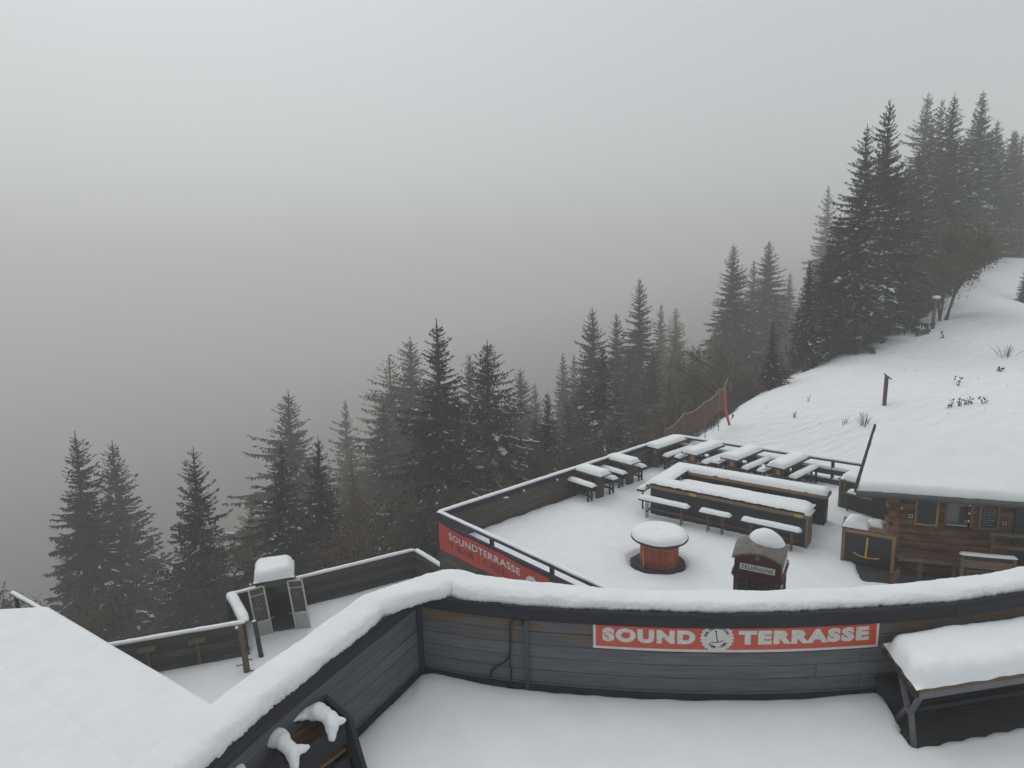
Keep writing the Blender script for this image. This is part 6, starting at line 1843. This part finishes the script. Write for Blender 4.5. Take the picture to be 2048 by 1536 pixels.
tree('broad0', 29.6, 42.9, 6.6, 'olive leaved deciduous tree before the dark ridge spruces', 'leafy_tree', 'tree', None, 3.4, 0.95)
SH = [('shrub0', -8.2, 31, 8.6, 'tall brown leafy bush above the middle of the lower fence', 1.0), ('shrub1', -5.6, 29, 6.2, 'brown bush left below the banner corner', 1.0), ('shrub0', -16.2, 36, 8.2, 'brown leafy bush left of the snow dotted spruce', 0.9),
 ('shrub1', -12.0, 27, 5.2, 'dark brown bush directly behind the lift cabin', 1.1), ('sapling0', -27.5, 31.5, 10.8, 'thin leafy sapling at the left beside the white roof', 0.8), ('sapling0', -31.5, 34, 12.0, 'thin brown sapling near the left edge of the view', 0.8), ('shrub0', -24.0, 30.0, 8.8, 'brown bush at the foot of the leftmost spruces', 0.9),
 ('shrub1', -20.5, 30.0, 8.4, 'brown bush between the leftmost spruces and the spruce with bare tip', 1.0), ('shrub0', -33.5, 33.5, 11.0, 'dark bush at the very left edge of the view', 1.0),
 ('shrub1', 0.5, 32, 6.2, 'brown bush behind the middle of the plank fence', 1.1), ('shrub0', 3.2, 34, 6.8, 'brown thicket behind the first picnic table', 1.0), ('shrub1', 6.0, 35.5, 6.5, 'brown thicket behind the second picnic table', 1.1), ('shrub0', -2.4, 30, 6.4, 'brown bush behind the banner end of the plank fence', 1.1), ('shrub1', 9.5, 38.5, 6.0, 'brown thicket left of the orange net', 1.1), ('shrub0', 8.2, 28.6, 1.5, 'low brown shrub under the orange net', 1.3), ('shrub1', 12.6, 40.0, 6.2, 'dim brown thicket behind the orange net', 1.1), ('shrub0', 15.6, 42.0, 5.6, 'dim brown thicket left of the little lone spruce', 1.2)]
for var, x, y, h, lab, wide in SH:
    tree(var, x, y, h * 0.8, lab, 'brown_bush' if 'shrub' in var else 'leafy_sapling', 'bush' if 'shrub' in var else 'tree', 'brown bushes below the spruces', rt.uniform(0, 6.28), wide)

def undergrowth():
    rng = np.random.default_rng(5); tris = []
    def put(x, y, n, hs):
        z = gz(x, y)
        for i in range(n):
            px, py = x + rng.normal(0, 0.5), y + rng.normal(0, 0.5)
            h = rng.uniform(0.3, 1.0) * hs
            tip = np.array([px + rng.normal(0, 0.3) * h, py + rng.normal(0, 0.3) * h, z + h])
            a = rng.uniform(0, 6.28); w_ = np.array([math.cos(a), math.sin(a), 0]) * rng.uniform(0.02, 0.09)
            p = np.array([px, py, z - 0.1])
            m_ = p + (tip - p) * 0.6
            tris.append((p - w_ * 0.3, p + w_ * 0.3, tip))
            tris.append((m_, m_ + w_ * 3 + np.array([0, 0, 0.2 * h]), m_ + w_ + np.array([0, 0, 0.3 * h])))
    for i in range(1500):
        x, y = rng.uniform(-36, 24), rng.uniform(21, 62)
        if crest_side(x, y) < 0.8 and x > -3: continue
        da = (x - K0.x) * AX.x + (y - K0.y) * AX.y; db = (x - K0.x) * BX.x + (y - K0.y) * BX.y
        if -0.5 < da < 13.8 and db > -1.2: continue
        put(x, y, 12, rng.uniform(0.8, 2.4))
    o = bpy.data.objects.new('undergrowth', tri_mesh('undergrowth', np.array(tris), 'twig')); COL.objects.link(o)
    tag(o, 'brown scrub covering the forest floor below the terrace', 'scrub', kind='stuff')
undergrowth()

# ------------------------------------------------------------------ fog
def haze():
    x0, x1, y0, y1, z0, z1 = -1250, 1250, -1250, 1250, -172, 60.0
    b = MB().add([(x0, y0, z0), (x1, y0, z0), (x1, y1, z0), (x0, y1, z0), (x0, y0, z1), (x1, y0, z1), (x1, y1, z1), (x0, y1, z1)],
                 [(3, 2, 1, 0), (4, 5, 6, 7), (0, 1, 5, 4), (1, 2, 6, 5), (2, 3, 7, 6), (3, 0, 4, 7)])
    m = bpy.data.materials.new('haze'); m.use_nodes = True
    n = m.node_tree.nodes; n.clear()
    o = n.new('ShaderNodeOutputMaterial'); v = n.new('ShaderNodeVolumePrincipled')
    v.inputs['Color'].default_value = (0.945, 0.957, 0.935, 1)
    v.inputs['Density'].default_value = HAZE_DENSITY
    v.inputs['Anisotropy'].default_value = 0.25
    m.node_tree.links.new(v.outputs[0], o.inputs['Volume'])
    M['haze'] = m
    tag(b.build('haze', 'haze'), 'cold fog filling the valley and the slope', kind='stuff')
haze()
